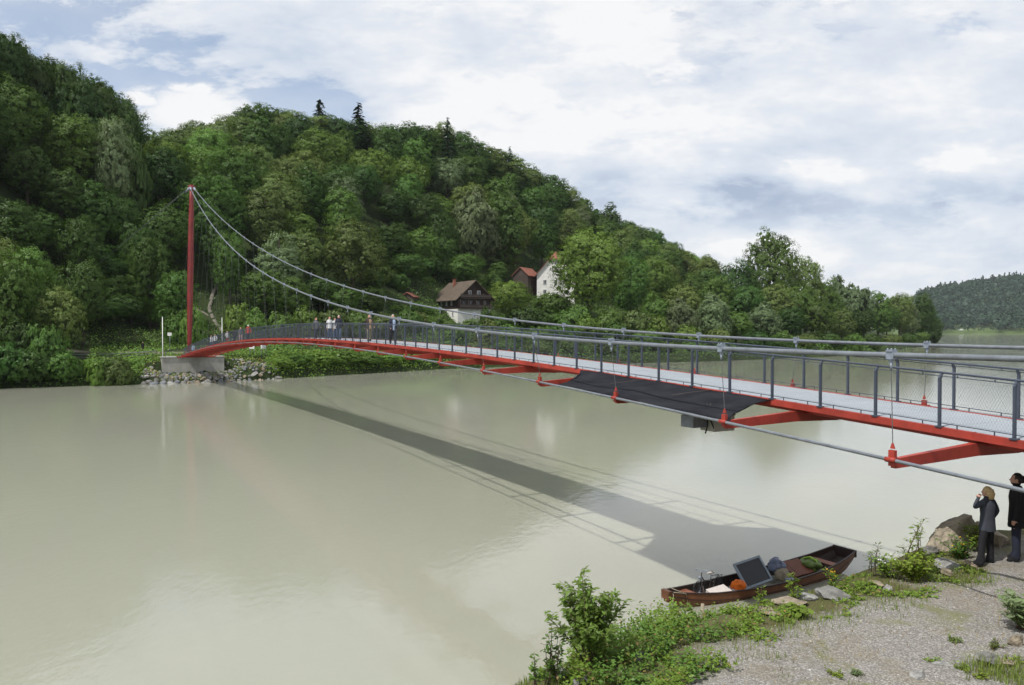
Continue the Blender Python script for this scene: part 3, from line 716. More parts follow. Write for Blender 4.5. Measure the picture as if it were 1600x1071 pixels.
# white poles, notice boards, fence rail on the far bank
def pole(px, Y, pyt, label):
    x = PX(px, Y); z0 = gz(x, Y) - 0.1; mb = MB(); mb.tube([(0, 0, 0), (0, 0, ZY(pyt, Y) - z0)], [0.09, 0.055], 8); mb.ball((0, 0, ZY(pyt, Y) - z0), 0.08, 8, 5); mb.tube([(0, 0, 0), (0, 0, 0.15)], 0.16, 8)
    tag(mb.build('flag_pole', M['white'], None, (x, Y, z0)), label, 'pole', 'white poles beside the bridge head')
pole(254, 128.5, 496, 'tall slim white pole left of the red mast at the concrete abutment')
pole(347, 141, 497, 'slim white pole right of the red mast beside the hillside steps')
def board(px, py, Y, w, h, label, m='white', legs=1, zb=None):
    x = PX(px, Y); z = ZY(py, Y); g = gz(x, Y); r = empty('notice_board', (x, Y, g), R(-20)); tag(r, label, 'sign', 'small boards on the far bank')
    hh = z - g; mb = MB(); mb.box((0, 0, hh), (w, 0.05, h)); mb.build('board', M[m], r)
    mb = MB(); mb.box((0, -0.03, hh), (w * 0.8, 0.012, 0.02)); mb.box((0, -0.03, hh + h * 0.25), (w * 0.7, 0.012, 0.02)); mb.box((w * 0.3, -0.032, hh - h * 0.3), (w * 0.2, 0.012, 0.06)); mb.build('print', M['frame'], r)
    for q in ((0,) if legs == 1 else (-w * 0.42, w * 0.42)):
        mb = MB(); mb.tube([(q, 0.05, -0.2), (q, 0.05, hh - h * 0.4)], 0.035, 6); mb.build('leg', M['galv'], r)
board(265, 522.5, 138, 0.85, 0.55, 'small pale sign on a post between white pole and red mast')
board(318, 519, 148, 0.6, 0.35, 'tiny pale sign on the grassy slope right of the red mast')
board(393.5, 541, 141, 1.05, 0.95, 'white board showing beneath the bridge deck, leftmost of the two', legs=2)
board(411.5, 541, 141.5, 1.05, 0.95, 'white board showing beneath the bridge deck, right of its twin', legs=2)
gr = empty('guard_rail_fence', (PX(130, 132), 132, 0)); tag(gr, 'low metal rail fence along the path left of the bridge', 'fence')
fp = []
for t in np.linspace(0, 1, 12):
    px = 90 + (245 - 90) * t; Y = 127 + 6.5 * t; x = PX(px, Y); fp.append(Vector((x, Y, gz(x, Y))))
for q in fp:
    mb = MB(); mb.tube([q - gr.location, q - gr.location + Vector((0, 0, 1.0))], 0.045, 6); mb.build('post', M['wood_grey'], gr)
mb = MB(); mb.tube([q - gr.location + Vector((0, 0, 0.95)) for q in fp], 0.05, 6); mb.tube([q - gr.location + Vector((0, 0, 0.5)) for q in fp], 0.035, 6); mb.build('rail', M['galv'], gr)

def strip(name, pts, w, m, lift=0.07):
    """path draped on the terrain; pts (px, Y)"""
    P = [Vector((PX(a, b), b, 0)) for a, b in pts]; fine = []
    for a, b in zip(P, P[1:]):
        for t in np.linspace(0, 1, 8, endpoint=False): fine.append(a.lerp(b, t))
    fine.append(P[-1]); vs = []
    for k, p in enumerate(fine):
        d = (fine[min(k + 1, len(fine) - 1)] - fine[max(k - 1, 0)]).normalized(); nrm = Vector((-d.y, d.x, 0))
        c = [p + nrm * w * s for s in (-0.5, 0, 0.5)]; zz = max(gz(q.x, q.y) for q in c) + lift
        for q in c: vs.append((q.x, q.y, zz))
        vs.append((c[2].x, c[2].y, zz - 0.6)); vs.append((c[0].x, c[0].y, zz - 0.6))
    fs = []
    for k in range(len(fine) - 1):
        for a, b in ((0, 1), (1, 2), (2, 3), (4, 0)): fs.append((5 * k + a, 5 * k + b, 5 * k + 5 + b, 5 * k + 5 + a))
    o = MB().add(vs, fs, 0, True).build(name, M[m]); o['kind'] = 'structure'; return o
strip('path', [(60, 136), (130, 137), (200, 139), (262, 137), (300, 137)], 2.2, 'pathdirt')
strip('path', [(300, 137), (318, 143), (345, 149), (360, 156), (352, 162), (336, 168), (327, 173), (334, 180), (345, 186)], 0.75, 'pathdirt', 0.12)
strip('path', [(306, 172), (320, 171), (327, 170)], 0.4, 'pathdirt', 0.1)

# ------------------------------------------------------------------ trees
def crown_lobes(rng, cr, ch, cz, n, lr):
    """lobe centres spread over an ellipsoid crown (radius cr, half height ch, centre height cz)"""
    L = []
    for k in range(n):
        z = 1 - 2 * (k + 0.5) / n; a = k * 2.39996 + rng.uniform(-0.4, 0.4); r = math.sqrt(max(0, 1 - z * z)); f = rng.uniform(0.55, 0.86)
        L.append((math.cos(a) * r * cr * f, math.sin(a) * r * cr * f, cz + z * ch * f + rng.uniform(-.3, .3), rng.uniform(*lr)))
    return L
def lobe_leaves(rng, L, n, droop=0.0, zsq=0.85, jit=0.34, fill=0.25, sub=26, sr=(0.17, 0.30)):
    """leaves gathered in tufts, tufts gathered on lobes, so that light and dark clumps come from the shape"""
    P, N, Z = [], [], []
    C3 = np.array([l[:3] for l in L]); RR = np.array([l[3] for l in L]); sq = np.array([1, 1, zsq])
    cc_ = C3.mean(0); ex_ = C3.std(0) + 0.3
    for (x, y, z, r) in L:
        m = int(sub * (r / RR.mean()) ** 2) + 3; d = rng.normal(size=(m, 3)); d[:, 2] += 0.25; d /= np.linalg.norm(d, axis=1)[:, None]
        T = np.array([x, y, z]) + d * sq * (r * rng.uniform(0.84, 1.08, m))[:, None]
        k = (np.linalg.norm((T[:, None] - C3[None]) / sq, axis=2) / RR[None] < 0.62).sum(1) < 1; T, d = T[k], d[k]
        per = max(4, int(n / sub)); q = rng.normal(size=(34, 3)); q /= np.linalg.norm(q, axis=1)[:, None]
        P.append(np.array([x, y, z]) + q * sq * (r * rng.uniform(0.55, 0.82, 34))[:, None]); N.append(q + rng.normal(size=q.shape) * .2); Z.append(np.full(34, 2.6))
        for t, dd in zip(T, d):
            rs = r * rng.uniform(*sr); e = rng.normal(size=(per, 3)); e /= np.linalg.norm(e, axis=1)[:, None]; e += dd * 0.35 + np.array([0, 0, 0.2])
            p = t + e * np.array([1.15, 1.15, 0.75]) * (rs * rng.uniform(0.45, 1.1, per))[:, None]; p[:, 2] -= droop * (np.hypot(e[:, 0], e[:, 1]) * rs) * 0.9 + droop * rng.random(per) * 0.5
            co = (p - cc_) / ex_; co /= np.linalg.norm(co, axis=1)[:, None]; P.append(p); Z.append(np.ones(len(p))); N.append(e * 0.28 + dd * 0.7 + co * 0.95 + rng.normal(size=e.shape) * jit)
    return np.concatenate(P), np.concatenate(N), np.concatenate(Z)
def trunk_mesh(name, h, r, L, rng, nl=6):
    mb = MB(); mb.tube([(0, 0, -1.0), (0.05, 0, h * 0.3), (0.1, 0.05, h * 0.6), (0, 0, h * 0.9)], [r * 1.25, r, r * 0.65, r * 0.2], 7)
    for k in rng.choice(len(L), min(nl, len(L)), replace=False):
        x, y, z, lr = L[k]; z0 = max(h * 0.22, z - math.hypot(x, y) * 0.9)
        mb.tube([(0.05, 0, z0), (x * 0.5, y * 0.5, z0 * 0.45 + z * 0.55), (x, y, z)], [r * 0.45, r * 0.28, r * 0.08], 5)
    return mb.mesh(name, M['bark'])
TREES = {}                                   # kind -> list of (crown mesh, trunk mesh, height, crown width)
def make_kind(kind, nvar, leaf, cr, ch, cz, n, lr, nl, size, seed, droop=0.0, aspect=1.0, jit=0.34, sub=26):
    TREES[kind] = []
    for v in range(nvar):
        rng = np.random.default_rng(seed + v); L = crown_lobes(rng, cr, ch, cz, n, lr)
        k = rng.integers(0, len(L)); L[k] = (L[k][0] * 1.25, L[k][1] * 1.25, L[k][2] + 0.5, L[k][3])
        P, N, Zs = lobe_leaves(rng, L, nl, droop, jit=jit, sub=sub)
        me = leaves_mesh('crown', P, N, rng.uniform(size * 0.75, size * 1.25, len(P)) * Zs, LEAF[leaf], aspect, rng)
        hh = float(P[:, 2].max()); w = float(np.percentile(np.hypot(P[:, 0], P[:, 1]), 97)) * 2
        TREES[kind].append((me, trunk_mesh('trunk', hh, hh * 0.018, L, rng), hh, w))
for leaf, sd in (('dark', 10), ('mid', 20), ('fresh', 30), ('olive', 40), ('grey', 50)):
    make_kind('round_' + leaf, 3 if leaf in ('dark', 'mid', 'olive') else 2, leaf, 5.3, 5.9, 8.6, 24, (1.7, 3.0), 600, 0.29, sd)
    make_kind('tall_' + leaf, 2, leaf, 3.7, 7.4, 9.6, 26, (1.3, 2.3), 480, 0.27, sd + 300)
for leaf, sd in (('dark', 610), ('mid', 620), ('fresh', 630), ('olive', 640)):   # the tallest trees: more and finer leaves
    make_kind('giant_' + leaf, 2, leaf, 5.4, 6.4, 8.2, 60, (1.0, 2.0), 480, 0.19, sd, sub=22)
make_kind('willow_grey', 2, 'grey', 4.8, 5.6, 5.9, 34, (1.1, 2.0), 380, 0.27, 70, 0.5, 2.2, jit=0.7)
for leaf, sd in (('dark', 80), ('mid', 90), ('fresh', 100), ('olive', 110)):
    make_kind('bush_' + leaf, 2, leaf, 2.4, 1.7, 1.35, 18, (0.7, 1.3), 260, 0.22, sd)
def make_spruce(nvar):
    TREES['spruce'] = []
    for v in range(nvar):
        rng = np.random.default_rng(500 + v); P, N, T = [], [], []; h = 20.0
        for lv in np.arange(2.0, h, 0.5):
            rad = 3.7 * (1 - lv / h) ** 0.85 + 0.12; nb = max(4, int(15 * (1 - lv / h)) + 4)
            for b in range(nb):
                a = rng.uniform(0, 6.283); rr = rad * rng.uniform(0.75, 1.12)
                for s in np.linspace(0.25, 1, max(2, int(rr * 3))):
                    P.append((math.cos(a) * rr * s, math.sin(a) * rr * s, lv - 0.35 * rr * s * s + 0.15)); N.append((math.cos(a) * 0.5 + rng.normal() * .25, math.sin(a) * 0.5 + rng.normal() * .25, 0.8)); T.append((math.cos(a), math.sin(a), -0.6))
        me = leaves_mesh('crown', np.array(P), np.array(N), rng.uniform(0.45, 0.75, len(P)), LEAF['spruce'], 1.5, rng, along=np.array(T))
        mb = MB(); mb.tube([(0, 0, -1), (0, 0, h * 0.97)], [0.3, 0.03], 6); TREES['spruce'].append((me, mb.mesh('trunk', M['bark']), h, 7.4))
make_spruce(2)

trng = np.random.default_rng(2024)
TONE = {'dark': 'dark green', 'mid': 'mid green', 'fresh': 'bright green', 'olive': 'olive green', 'grey': 'grey green'}
PLACED = []                                  # (x, y, radius, object, description, anchor phrase)
def plant(kind, x, y, h, w=None, label=None, group=None, name=None, var=None, anchor=None):
    if kind.startswith('round') and h > 21 and 'grey' not in kind: kind = kind.replace('round', 'giant')
    vs_ = TREES[kind]; crown, trunk, hh, ww = vs_[trng.integers(len(vs_)) if var is None else var % len(vs_)]
    sz = h / hh; sx = sz if w is None else w / ww
    bush = kind.startswith('bush')
    nm = name or ('spruce_tree' if kind == 'spruce' else 'bush' if bush else 'willow_tree' if kind.startswith('willow') else 'deciduous_tree')
    r = empty(nm, (x, y, gz(x, y) - 0.15), trng.uniform(0, 6.28)); r.scale = (sx * trng.uniform(.94, 1.06), sx * trng.uniform(.94, 1.06), sz)
    obj('crown', crown, r); obj('stem' if bush else 'trunk', trunk, r)
    r['category'] = 'bush' if bush else 'tree'
    if group: r['group'] = group
    if label: r['label'] = label
    tone = 'dark needled' if kind == 'spruce' else TONE[kind.split('_')[1]]
    shape = {'round': 'broad round tree', 'giant': 'large full crowned tree', 'tall': 'slender tall tree', 'willow': 'soft willow tree', 'bush': 'low bush', 'spruce': 'pointed spruce'}[kind.split('_')[0]]
    PLACED.append([x, y, (w or ww * sx) / 2, r, tone + ' ' + shape, anchor, h])
    return r
def plant_px(kind, px, pytop, Y, w=None, **k):
    x = PX(px, Y); h = ZY(pytop, Y) - gz(x, Y); return plant(kind, x, Y, h, None if w is None else w / F * Y, **k)

# trees one can point to (picture column, top row, distance, width in picture columns)
SP = [('spruce', 501, 157, 285, 62, 'pointed dark spruce on the skyline, left one of the pair', None), ('spruce', 561, 161, 287, 66, 'pointed dark spruce on the skyline, right one of the pair', None),
      ('spruce', 663, 205, 300, 56, None, None), ('spruce', 700, 184, 306, 44, None, None), ('spruce', 797, 229, 330, 30, None, None),
      ('round_fresh', 921, 350, 232, 130, 'big bright leafy tree standing in front of the white house', None), ('round_mid', 985, 398, 255, 62, None, None), ('spruce', 968, 372, 285, 34, None, None),
      ('round_fresh', 1022, 398, 275, 74, 'rounded yellow-green tree on the meadow right of the big tree', None),
      ('round_fresh', 798, 437, 226, 78, 'yellow-green bushy tree between brown house and barn', None),
      ('round_mid', 1203, 354, 300, 86, 'tallest riverside tree rising above its neighbours at right', None), ('round_olive', 1258, 395, 308, 66, 'brown tinged tree leaning on the tallest riverside tree', None), ('round_dark', 1150, 402, 290, 74, None, None),
      ('willow_grey', 1335, 440, 345, 58, 'pale silvery willow near the right end of the riverside trees', None), ('round_mid', 1285, 432, 320, 64, None, None), ('willow_grey', 1310, 428, 360, 50, None, None),
      ('tall_mid', 1372, 452, 375, 44, None, None), ('round_olive', 1405, 455, 400, 46, None, None), ('tall_dark', 1443, 455, 425, 34, None, None), ('round_dark', 1440, 478, 428, 50, None, None), ('willow_grey', 1415, 462, 415, 40, None, None), ('round_mid', 1385, 478, 392, 44, None, None), ('round_dark', 1460, 497, 440, 26, None, None),
      ('round_olive', 1070, 440, 246, 74, None, None), ('willow_grey', 1065, 462, 228, 56, None, None), ('round_mid', 1120, 428, 262, 70, None, None), ('willow_grey', 1115, 455, 236, 60, None, None), ('round_dark', 1165, 440, 262, 76, None, None), ('round_olive', 1210, 440, 272, 70, None, None), ('round_mid', 1250, 445, 282, 64, None, None), ('willow_grey', 1190, 470, 252, 56, None, None), ('round_dark', 1235, 478, 262, 56, None, None), ('round_mid', 1280, 470, 278, 54, None, None), ('round_olive', 1315, 480, 298, 44, None, None), ('round_dark', 1350, 482, 322, 40, None, None), ('round_mid', 1150, 485, 240, 52, None, None), ('round_mid', 1025, 455, 232, 56, None, None),
      # left spur and the hill above the mast
      ('round_dark', 20, 52, 178, 60, None, None), ('round_dark', 62, 80, 184, 66, None, None), ('round_dark', 110, 92, 188, 62, None, None), ('round_dark', 160, 122, 192, 66, None, None), ('round_dark', 198, 150, 195, 52, None, None), ('round_dark', 135, 130, 185, 60, None, None),
      ('round_grey', 178, 178, 178, 66, 'pale leaved round tree below the crest of the left spur', None), ('round_olive', 300, 186, 262, 50, None, None), ('round_olive', 258, 200, 225, 60, None, None), ('round_olive', 335, 192, 268, 56, None, None), ('round_dark', 400, 158, 272, 78, 'broad dark tree topping the skyline left of the two spruces', None), ('round_olive', 450, 176, 276, 64, None, None),
      ('tall_olive', 415, 290, 196, 74, 'tall olive tree behind the cables right of the red mast', None), ('tall_grey', 540, 275, 222, 62, 'slender pale birch-like tree on the slope right of the mast', None), ('tall_fresh', 470, 330, 204, 62, None, None), ('willow_grey', 740, 290, 266, 80, None, None), ('tall_mid', 790, 300, 272, 66, None, None), ('round_dark', 690, 330, 250, 60, None, None),
      ('round_mid', 725, 395, 240, 62, None, None), ('round_dark', 680, 402, 236, 54, None, None), ('round_dark', 640, 395, 222, 56, None, None), ('tall_mid', 780, 408, 262, 34, None, None),
      ('round_mid', 45, 380, 128, 100, None, None), ('round_mid', 10, 400, 122, 90, None, None), ('round_olive', 95, 440, 127, 80, None, None), ('round_dark', 130, 400, 142, 80, None, None), ('round_mid', 275, 420, 152, 70, None, None), ('round_dark', 235, 370, 158, 70, None, None), ('round_mid', 360, 360, 176, 56, None, None), ('tall_dark', 340, 330, 182, 50, None, None),
      ('round_dark', 150, 466, 151, 84, None, None), ('round_dark', 205, 458, 157, 72, None, None), ('round_mid', 243, 468, 159, 44, None, None), ('round_mid', 618, 420, 233, 60, None, None), ('round_dark', 655, 424, 242, 52, None, None), ('round_mid', 598, 398, 241, 60, None, None), ('round_dark', 570, 400, 236, 56, None, None), ('round_dark', 612, 345, 226, 64, None, None), ('round_mid', 655, 350, 236, 66, None, None), ('round_dark', 692, 366, 247, 58, None, None), ('tall_mid', 634, 385, 228, 40, None, None), ('round_mid', 668, 396, 236, 46, None, None), ('round_dark', 585, 372, 218, 56, None, None), ('round_dark', 172, 398, 165, 74, None, None), ('round_dark', 98, 262, 166, 88, None, None), ('round_mid', 150, 282, 169, 86, None, None), ('round_dark', 188, 302, 173, 72, None, None), ('round_dark', 126, 335, 158, 78, None, None), ('round_mid', 70, 320, 158, 76, None, None), ('round_dark', 215, 345, 168, 60, None, None), ('round_mid', 690, 300, 272, 62, None, None), ('round_dark', 618, 300, 254, 62, None, None), ('round_mid', 705, 352, 268, 60, None, None), ('round_dark', 640, 405, 246, 50, None, None),
      ('round_mid', 415, 420, 172, 80, None, None), ('round_mid', 455, 430, 175, 70, None, None), ('round_dark', 500, 430, 186, 66, None, None), ('round_mid', 540, 440, 186, 60, None, None), ('round_dark', 580, 445, 190, 60, None, None)]
crng = np.random.default_rng(41)
CRX = [0, 30, 60, 100, 150, 200, 218]; CRY = [46, 60, 76, 90, 124, 150, 178]
for px in np.arange(-45, 216, 27): SP.append((['round_dark', 'round_mid', 'tall_dark', 'round_dark'][crng.integers(4)], px, np.interp(px, CRX, CRY) + crng.uniform(-4, 9), np.interp(px, [-60, 0, 100, 150, 215], [190, 188, 191, 193, 196]) + crng.uniform(0, 5), crng.uniform(70, 96), None, None))
CRX = [230, 260, 300, 340, 370, 400, 440, 470, 530, 600, 640, 680, 720, 760, 800, 830, 860, 900, 930, 960, 1000, 1040, 1070, 1095]
CRY = [200, 203, 192, 192, 174, 164, 173, 181, 176, 188, 195, 188, 205, 225, 243, 258, 274, 296, 318, 335, 354, 381, 396, 410]
for px in np.arange(236, 1100, 24):
    d_ = np.interp(px, [230, 255, 300, 400, 500, 600, 700, 760, 830, 900, 960, 1000, 1050, 1095], [215, 224, 264, 274, 280, 294, 309, 324, 344, 366, 400, 427, 467, 507])
    SP.append((['round_dark', 'round_mid', 'round_olive', 'tall_dark', 'round_dark', 'tall_olive'][crng.integers(6)] if px < 900 or crng.random() < .35 else 'spruce', px, np.interp(px, CRX, CRY) + crng.uniform(-4, 10), d_ + crng.uniform(0, 6), crng.uniform(58, 88) * 285 / d_, None, None))
for kind, px, pt, Y, w, lab, grp in SP: plant_px(kind, px, pt, Y, w, label=lab, group=grp)
# bushes along the shore and round the houses
BU = [('bush_dark', px_, np.interp(px_, CRX, CRY) + 16, np.interp(px_, [230, 255, 300, 400, 500, 600, 700, 760, 830, 900, 960, 1000, 1050, 1095], [215, 224, 264, 274, 280, 294, 309, 324, 344, 366, 400, 427, 467, 507]) + 2, 40) for px_ in range(290, 1000, 21)] + [('bush_dark', px_, np.interp(px_, [0, 100, 200, 220], [84, 130, 190, 225]), 186, 56) for px_ in range(-40, 215, 28)] + [('bush_fresh', 155, 545, 118.5, 44), ('bush_olive', 182, 550, 119.5, 48), ('bush_mid', 100, 545, 117.5, 60), ('bush_dark', 45, 540, 115.5, 80), ('bush_dark', 5, 530, 114, 80), ('bush_dark', -45, 530, 111, 90), ('bush_mid', -110, 530, 108, 90), ('bush_dark', -180, 530, 104, 90), ('bush_mid', 75, 505, 119, 60), ('bush_dark', 30, 490, 118, 70), ('bush_mid', 120, 560, 119, 40),
      ('bush_fresh', 300, 470, 148, 44), ('bush_mid', 275, 480, 149, 40), ('bush_fresh', 370, 470, 160, 50), ('bush_fresh', 400, 478, 160, 46), ('bush_mid', 440, 486, 162, 50), ('bush_fresh', 480, 475, 168, 56), ('bush_olive', 520, 478, 172, 56), ('bush_mid', 560, 482, 176, 52), ('bush_olive', 600, 485, 182, 54), ('bush_mid', 640, 482, 190, 50), ('bush_olive', 655, 484, 198, 30), ('bush_fresh', 668, 492, 200, 30),
      ('bush_olive', 738, 494, 206, 36), ('bush_dark', 758, 476, 209, 24), ('bush_mid', 775, 488, 212, 46), ('bush_dark', 820, 478, 220, 60), ('bush_mid', 865, 455, 236, 60), ('bush_dark', 850, 480, 222, 60), ('bush_mid', 895, 478, 216, 60), ('bush_fresh', 915, 488, 212, 50), ('bush_mid', 950, 482, 218, 56), ('bush_olive', 990, 480, 222, 56), ('bush_fresh', 1025, 490, 222, 50), ('bush_dark', 960, 500, 208, 50), ('bush_mid', 880, 500, 204, 50), ('bush_fresh', 800, 505, 196, 56), ('bush_mid', 840, 508, 197, 50), ('bush_olive', 760, 508, 190, 50), ('bush_mid', 715, 510, 186, 50), ('bush_fresh', 1075, 505, 216, 50), ('bush_olive', 1120, 510, 222, 46), ('bush_mid', 1010, 512, 208, 50), ('bush_dark', 1180, 512, 232, 46), ('bush_mid', 1225, 515, 240, 42),
      ('bush_mid', 650, 470, 208, 30), ('bush_fresh', 668, 474, 212, 26), ('bush_mid', 684, 492, 207, 22), ('bush_olive', 700, 500, 204, 26), ('bush_fresh', 625, 475, 204, 40), ('bush_mid', 690, 440, 243, 40), ('bush_fresh', 660, 455, 232, 40), ('bush_mid', 770, 425, 248, 44), ('bush_olive', 765, 495, 208, 30), ('bush_fresh', 460, 549, 142, 60), ('bush_fresh', 500, 547, 146, 60), ('bush_fresh', 540, 544, 150, 60), ('bush_fresh', 575, 549, 154, 50), ('bush_fresh', 600, 547, 158, 50), ('bush_fresh', 635, 549, 163, 50), ('bush_fresh', 665, 549, 168, 44), ('bush_fresh', 440, 552, 138, 40), ('bush_mid', 700, 530, 174, 46), ('bush_olive', 745, 530, 178, 46), ('bush_mid', 790, 528, 184, 46), ('bush_olive', 840, 528, 190, 46), ('bush_mid', 890, 528, 195, 46), ('bush_olive', 940, 530, 199, 44), ('bush_mid', 985, 530, 203, 44), ('bush_olive', 1035, 532, 208, 44), ('bush_mid', 1080, 532, 212, 40), ('bush_fresh', 1130, 533, 220, 40), ('bush_dark', 1185, 520, 232, 44), ('bush_mid', 1220, 522, 238, 40), ('bush_olive', 1260, 520, 246, 40), ('bush_dark', 1300, 520, 258, 40), ('bush_mid', 1335, 520, 276, 36), ('bush_dark', 1365, 520, 300, 34), ('bush_olive', 1395, 520, 335, 30), ('bush_dark', 1420, 518, 370, 28), ('bush_mid', 1440, 518, 410, 26), ('bush_dark', 1458, 516, 440, 24)]
for kind, px, pt, Y, w in BU: plant_px(kind, px, pt, Y, w)
for kind, px, Y, h in (('bush_mid', 598, 214, 4.5), ('bush_dark', 612, 221, 5), ('bush_mid', 628, 226, 5.5), ('bush_fresh', 647, 229, 5), ('bush_dark', 663, 233, 5.5), ('bush_mid', 622, 216, 4.2), ('bush_dark', 582, 208, 4.5), ('bush_mid', 640, 236, 5.5), ('bush_dark', 606, 232, 5.5), ('bush_dark', 165, 158, 5), ('bush_mid', 182, 163, 5.5), ('bush_dark', 200, 168, 5.5), ('bush_dark', 150, 166, 6)): plant(kind, PX(px, Y), Y, h)

# the wood on the slope: trees set at random spacing over the hillside
CLEAR = [(PX(690, 206), 206, 13), (PX(722, 204), 204, 12), (PX(675, 226), 226, 9), (PX(855, 245), 245, 10), (PX(840, 252), 252, 9), (PX(720, 226), 226, 14), (PX(832, 270), 270, 11), (PX(885, 270), 270, 13), (PX(645, 214), 214, 5), (PX(325, 160), 160, 9), (PX(340, 175), 175, 8), (PX(300, 142), 142, 14), (PX(200, 140), 140, 10), (PX(1000, 275), 275, 14)]
def blocked(x, y, r):
    if any(math.hypot(x - a, y - b) < c + r * 0.6 for a, b, c in CLEAR): return True
    return any(math.hypot(x - p[0], y - p[1]) < (r + p[2]) * 0.76 for p in PLACED)
def fill(n, xr, yr, cond, hr, kinds, wts, tries=6000):
    c = 0
    for _ in range(tries):
        if c >= n: break
        y = trng.uniform(*yr); x = trng.uniform(*xr)
        if not cond(x, y): continue
        h = trng.uniform(*hr); r = h * 0.34
        if blocked(x, y, r): continue
        kd = kinds[trng.choice(len(kinds), p=wts)]; plant(kd, x, y, h * (1.12 if kd.startswith('tall') else 1), None); c += 1
    return c
def vis(x, y, lo, hi, q0, q1):
    px = 800 + F * x / y; sd = float(shore_dist(np.array([x]), np.array([y]))[0]); return lo < px < hi and q0 < sd < q1
KD = ['round_dark', 'round_mid', 'round_olive', 'round_fresh', 'tall_dark', 'tall_mid', 'tall_olive', 'round_grey']
def crest_ok(x, y, px):
    """stay on the river side of the crest"""
    return y < np.interp(px, [-80, 0, 222, 255, 300, 400, 600, 800, 1000, 1100], [196, 190, 199, 226, 266, 276, 296, 336, 428, 510])
def cond_spur(x, y): px = 800 + F * x / y; return vis(x, y, -260, 262, 14, 95) and crest_ok(x, y, px)
def cond_hill(x, y): px = 800 + F * x / y; return vis(x, y, 235, 700, 24, 165) and crest_ok(x, y, px) and not (y < 168 and px < 420)
def cond_hill2(x, y): px = 800 + F * x / y; return vis(x, y, 600, 1110, 52, 280) and crest_ok(x, y, px) and y > np.interp(px, [700, 850, 1000, 1100], [238, 290, 305, 330])
n1 = fill(60, (-165, -60), (95, 200), cond_spur, (16, 22), KD, [.36, .32, .10, .0, .1, .08, .02, .02])
n2 = fill(80, (-110, 0), (150, 300), cond_hill, (16, 23), KD, [.22, .24, .2, .08, .08, .08, .06, .04])
n3 = fill(85, (-60, 130), (225, 515), cond_hill2, (15, 22), KD, [.28, .24, .14, .06, .10, .10, .04, .04])
n4 = fill(26, (40, 130), (330, 540), lambda x, y: vis(x, y, 950, 1110, 90, 330) and crest_ok(x, y, 800 + F * x / y + 20), (11, 17), ['spruce'], [1.0])
for px, Y, h in ((22, 170, 15), (45, 163, 14), (0, 163, 14)): plant('round_dark', PX(px, Y), Y, h)

def ordinal(n): return ['first', 'second', 'third', 'fourth', 'fifth', 'sixth', 'seventh', 'eighth', 'ninth', 'tenth', 'eleventh', 'twelfth', 'thirteenth', 'fourteenth', 'fifteenth', 'sixteenth', 'seventeenth', 'eighteenth', 'nineteenth', 'twentieth'][n]
def place_phrase(px, py, x, y, h, bush):
    sd = float(shore_dist(np.array([x]), np.array([y]))[0]); right = px > 1000
    if bush:
        if sd < 12: return ('on the shore left of the abutment' if px < 230 else 'at the waterline right of the stone rubble' if px < 680 else 'at the waterline behind the bridge railing')
        return ('by the hillside steps' if px < 420 else 'behind the walkers on the bridge' if px < 640 else 'below the brown house' if px < 790 else 'below the white house' if px < 940 else 'at the foot of the riverside trees')
    if px > 1120 or (right and sd < 75): return 'among the riverside trees at right'
    sky = py < np.interp(px, [0, 100, 222, 260, 400, 600, 760, 880, 1000, 1100], [85, 125, 205, 225, 195, 215, 255, 310, 385, 435])
    if px < 235: return 'on the skyline of the left spur' if sky else 'low on the left bank' if py > 380 else 'on the slope of the left spur'
    if sky: return 'on the skyline left of the spruces' if px < 480 else 'on the skyline near the spruces' if px < 600 else 'on the skyline above the houses' if px < 880 else 'on the falling skyline at right'
    if px < 320: return 'behind the red mast' if py > 290 else 'above the red mast head'
    if px < 480: return 'behind the cables near the mast' if py > 300 else 'high on the slope right of the mast'
    if px < 640: return 'behind the sagging cables' if py > 310 else 'below the two spruces'
    if px < 790: return 'behind the brown house' if py > 330 else 'high above the brown house'
    if px < 900: return 'behind the barn' if py > 330 else 'high above the barn'
    return 'right of the white house' if py > 390 else 'on the slope above the big bright tree'
byl = {}
for rec in PLACED:
    x, y, rad, r, desc, anchor, h = rec
    if 'label' in r: continue
    px, py = proj((x, y, r.location.z + h * 0.8)); ph = place_phrase(px, py, x, y, h, r['category'] == 'bush')
    byl.setdefault(desc + ' ' + ph, []).append((px, py, r)); r['group'] = ('bushes ' if r['category'] == 'bush' else 'trees ') + ph
for lab, lst in byl.items():
    lst.sort(key=lambda q: (q[0], q[1]))
    for k, (px, py, r) in enumerate(lst):
        if len(lst) == 1: r['label'] = lab
        elif k == 0: r['label'] = lab + ', leftmost'
        elif k == len(lst) - 1: r['label'] = lab + ', rightmost'
        else: r['label'] = lab + ', ' + (ordinal(k) if k < 20 else 'late') + ' from left'

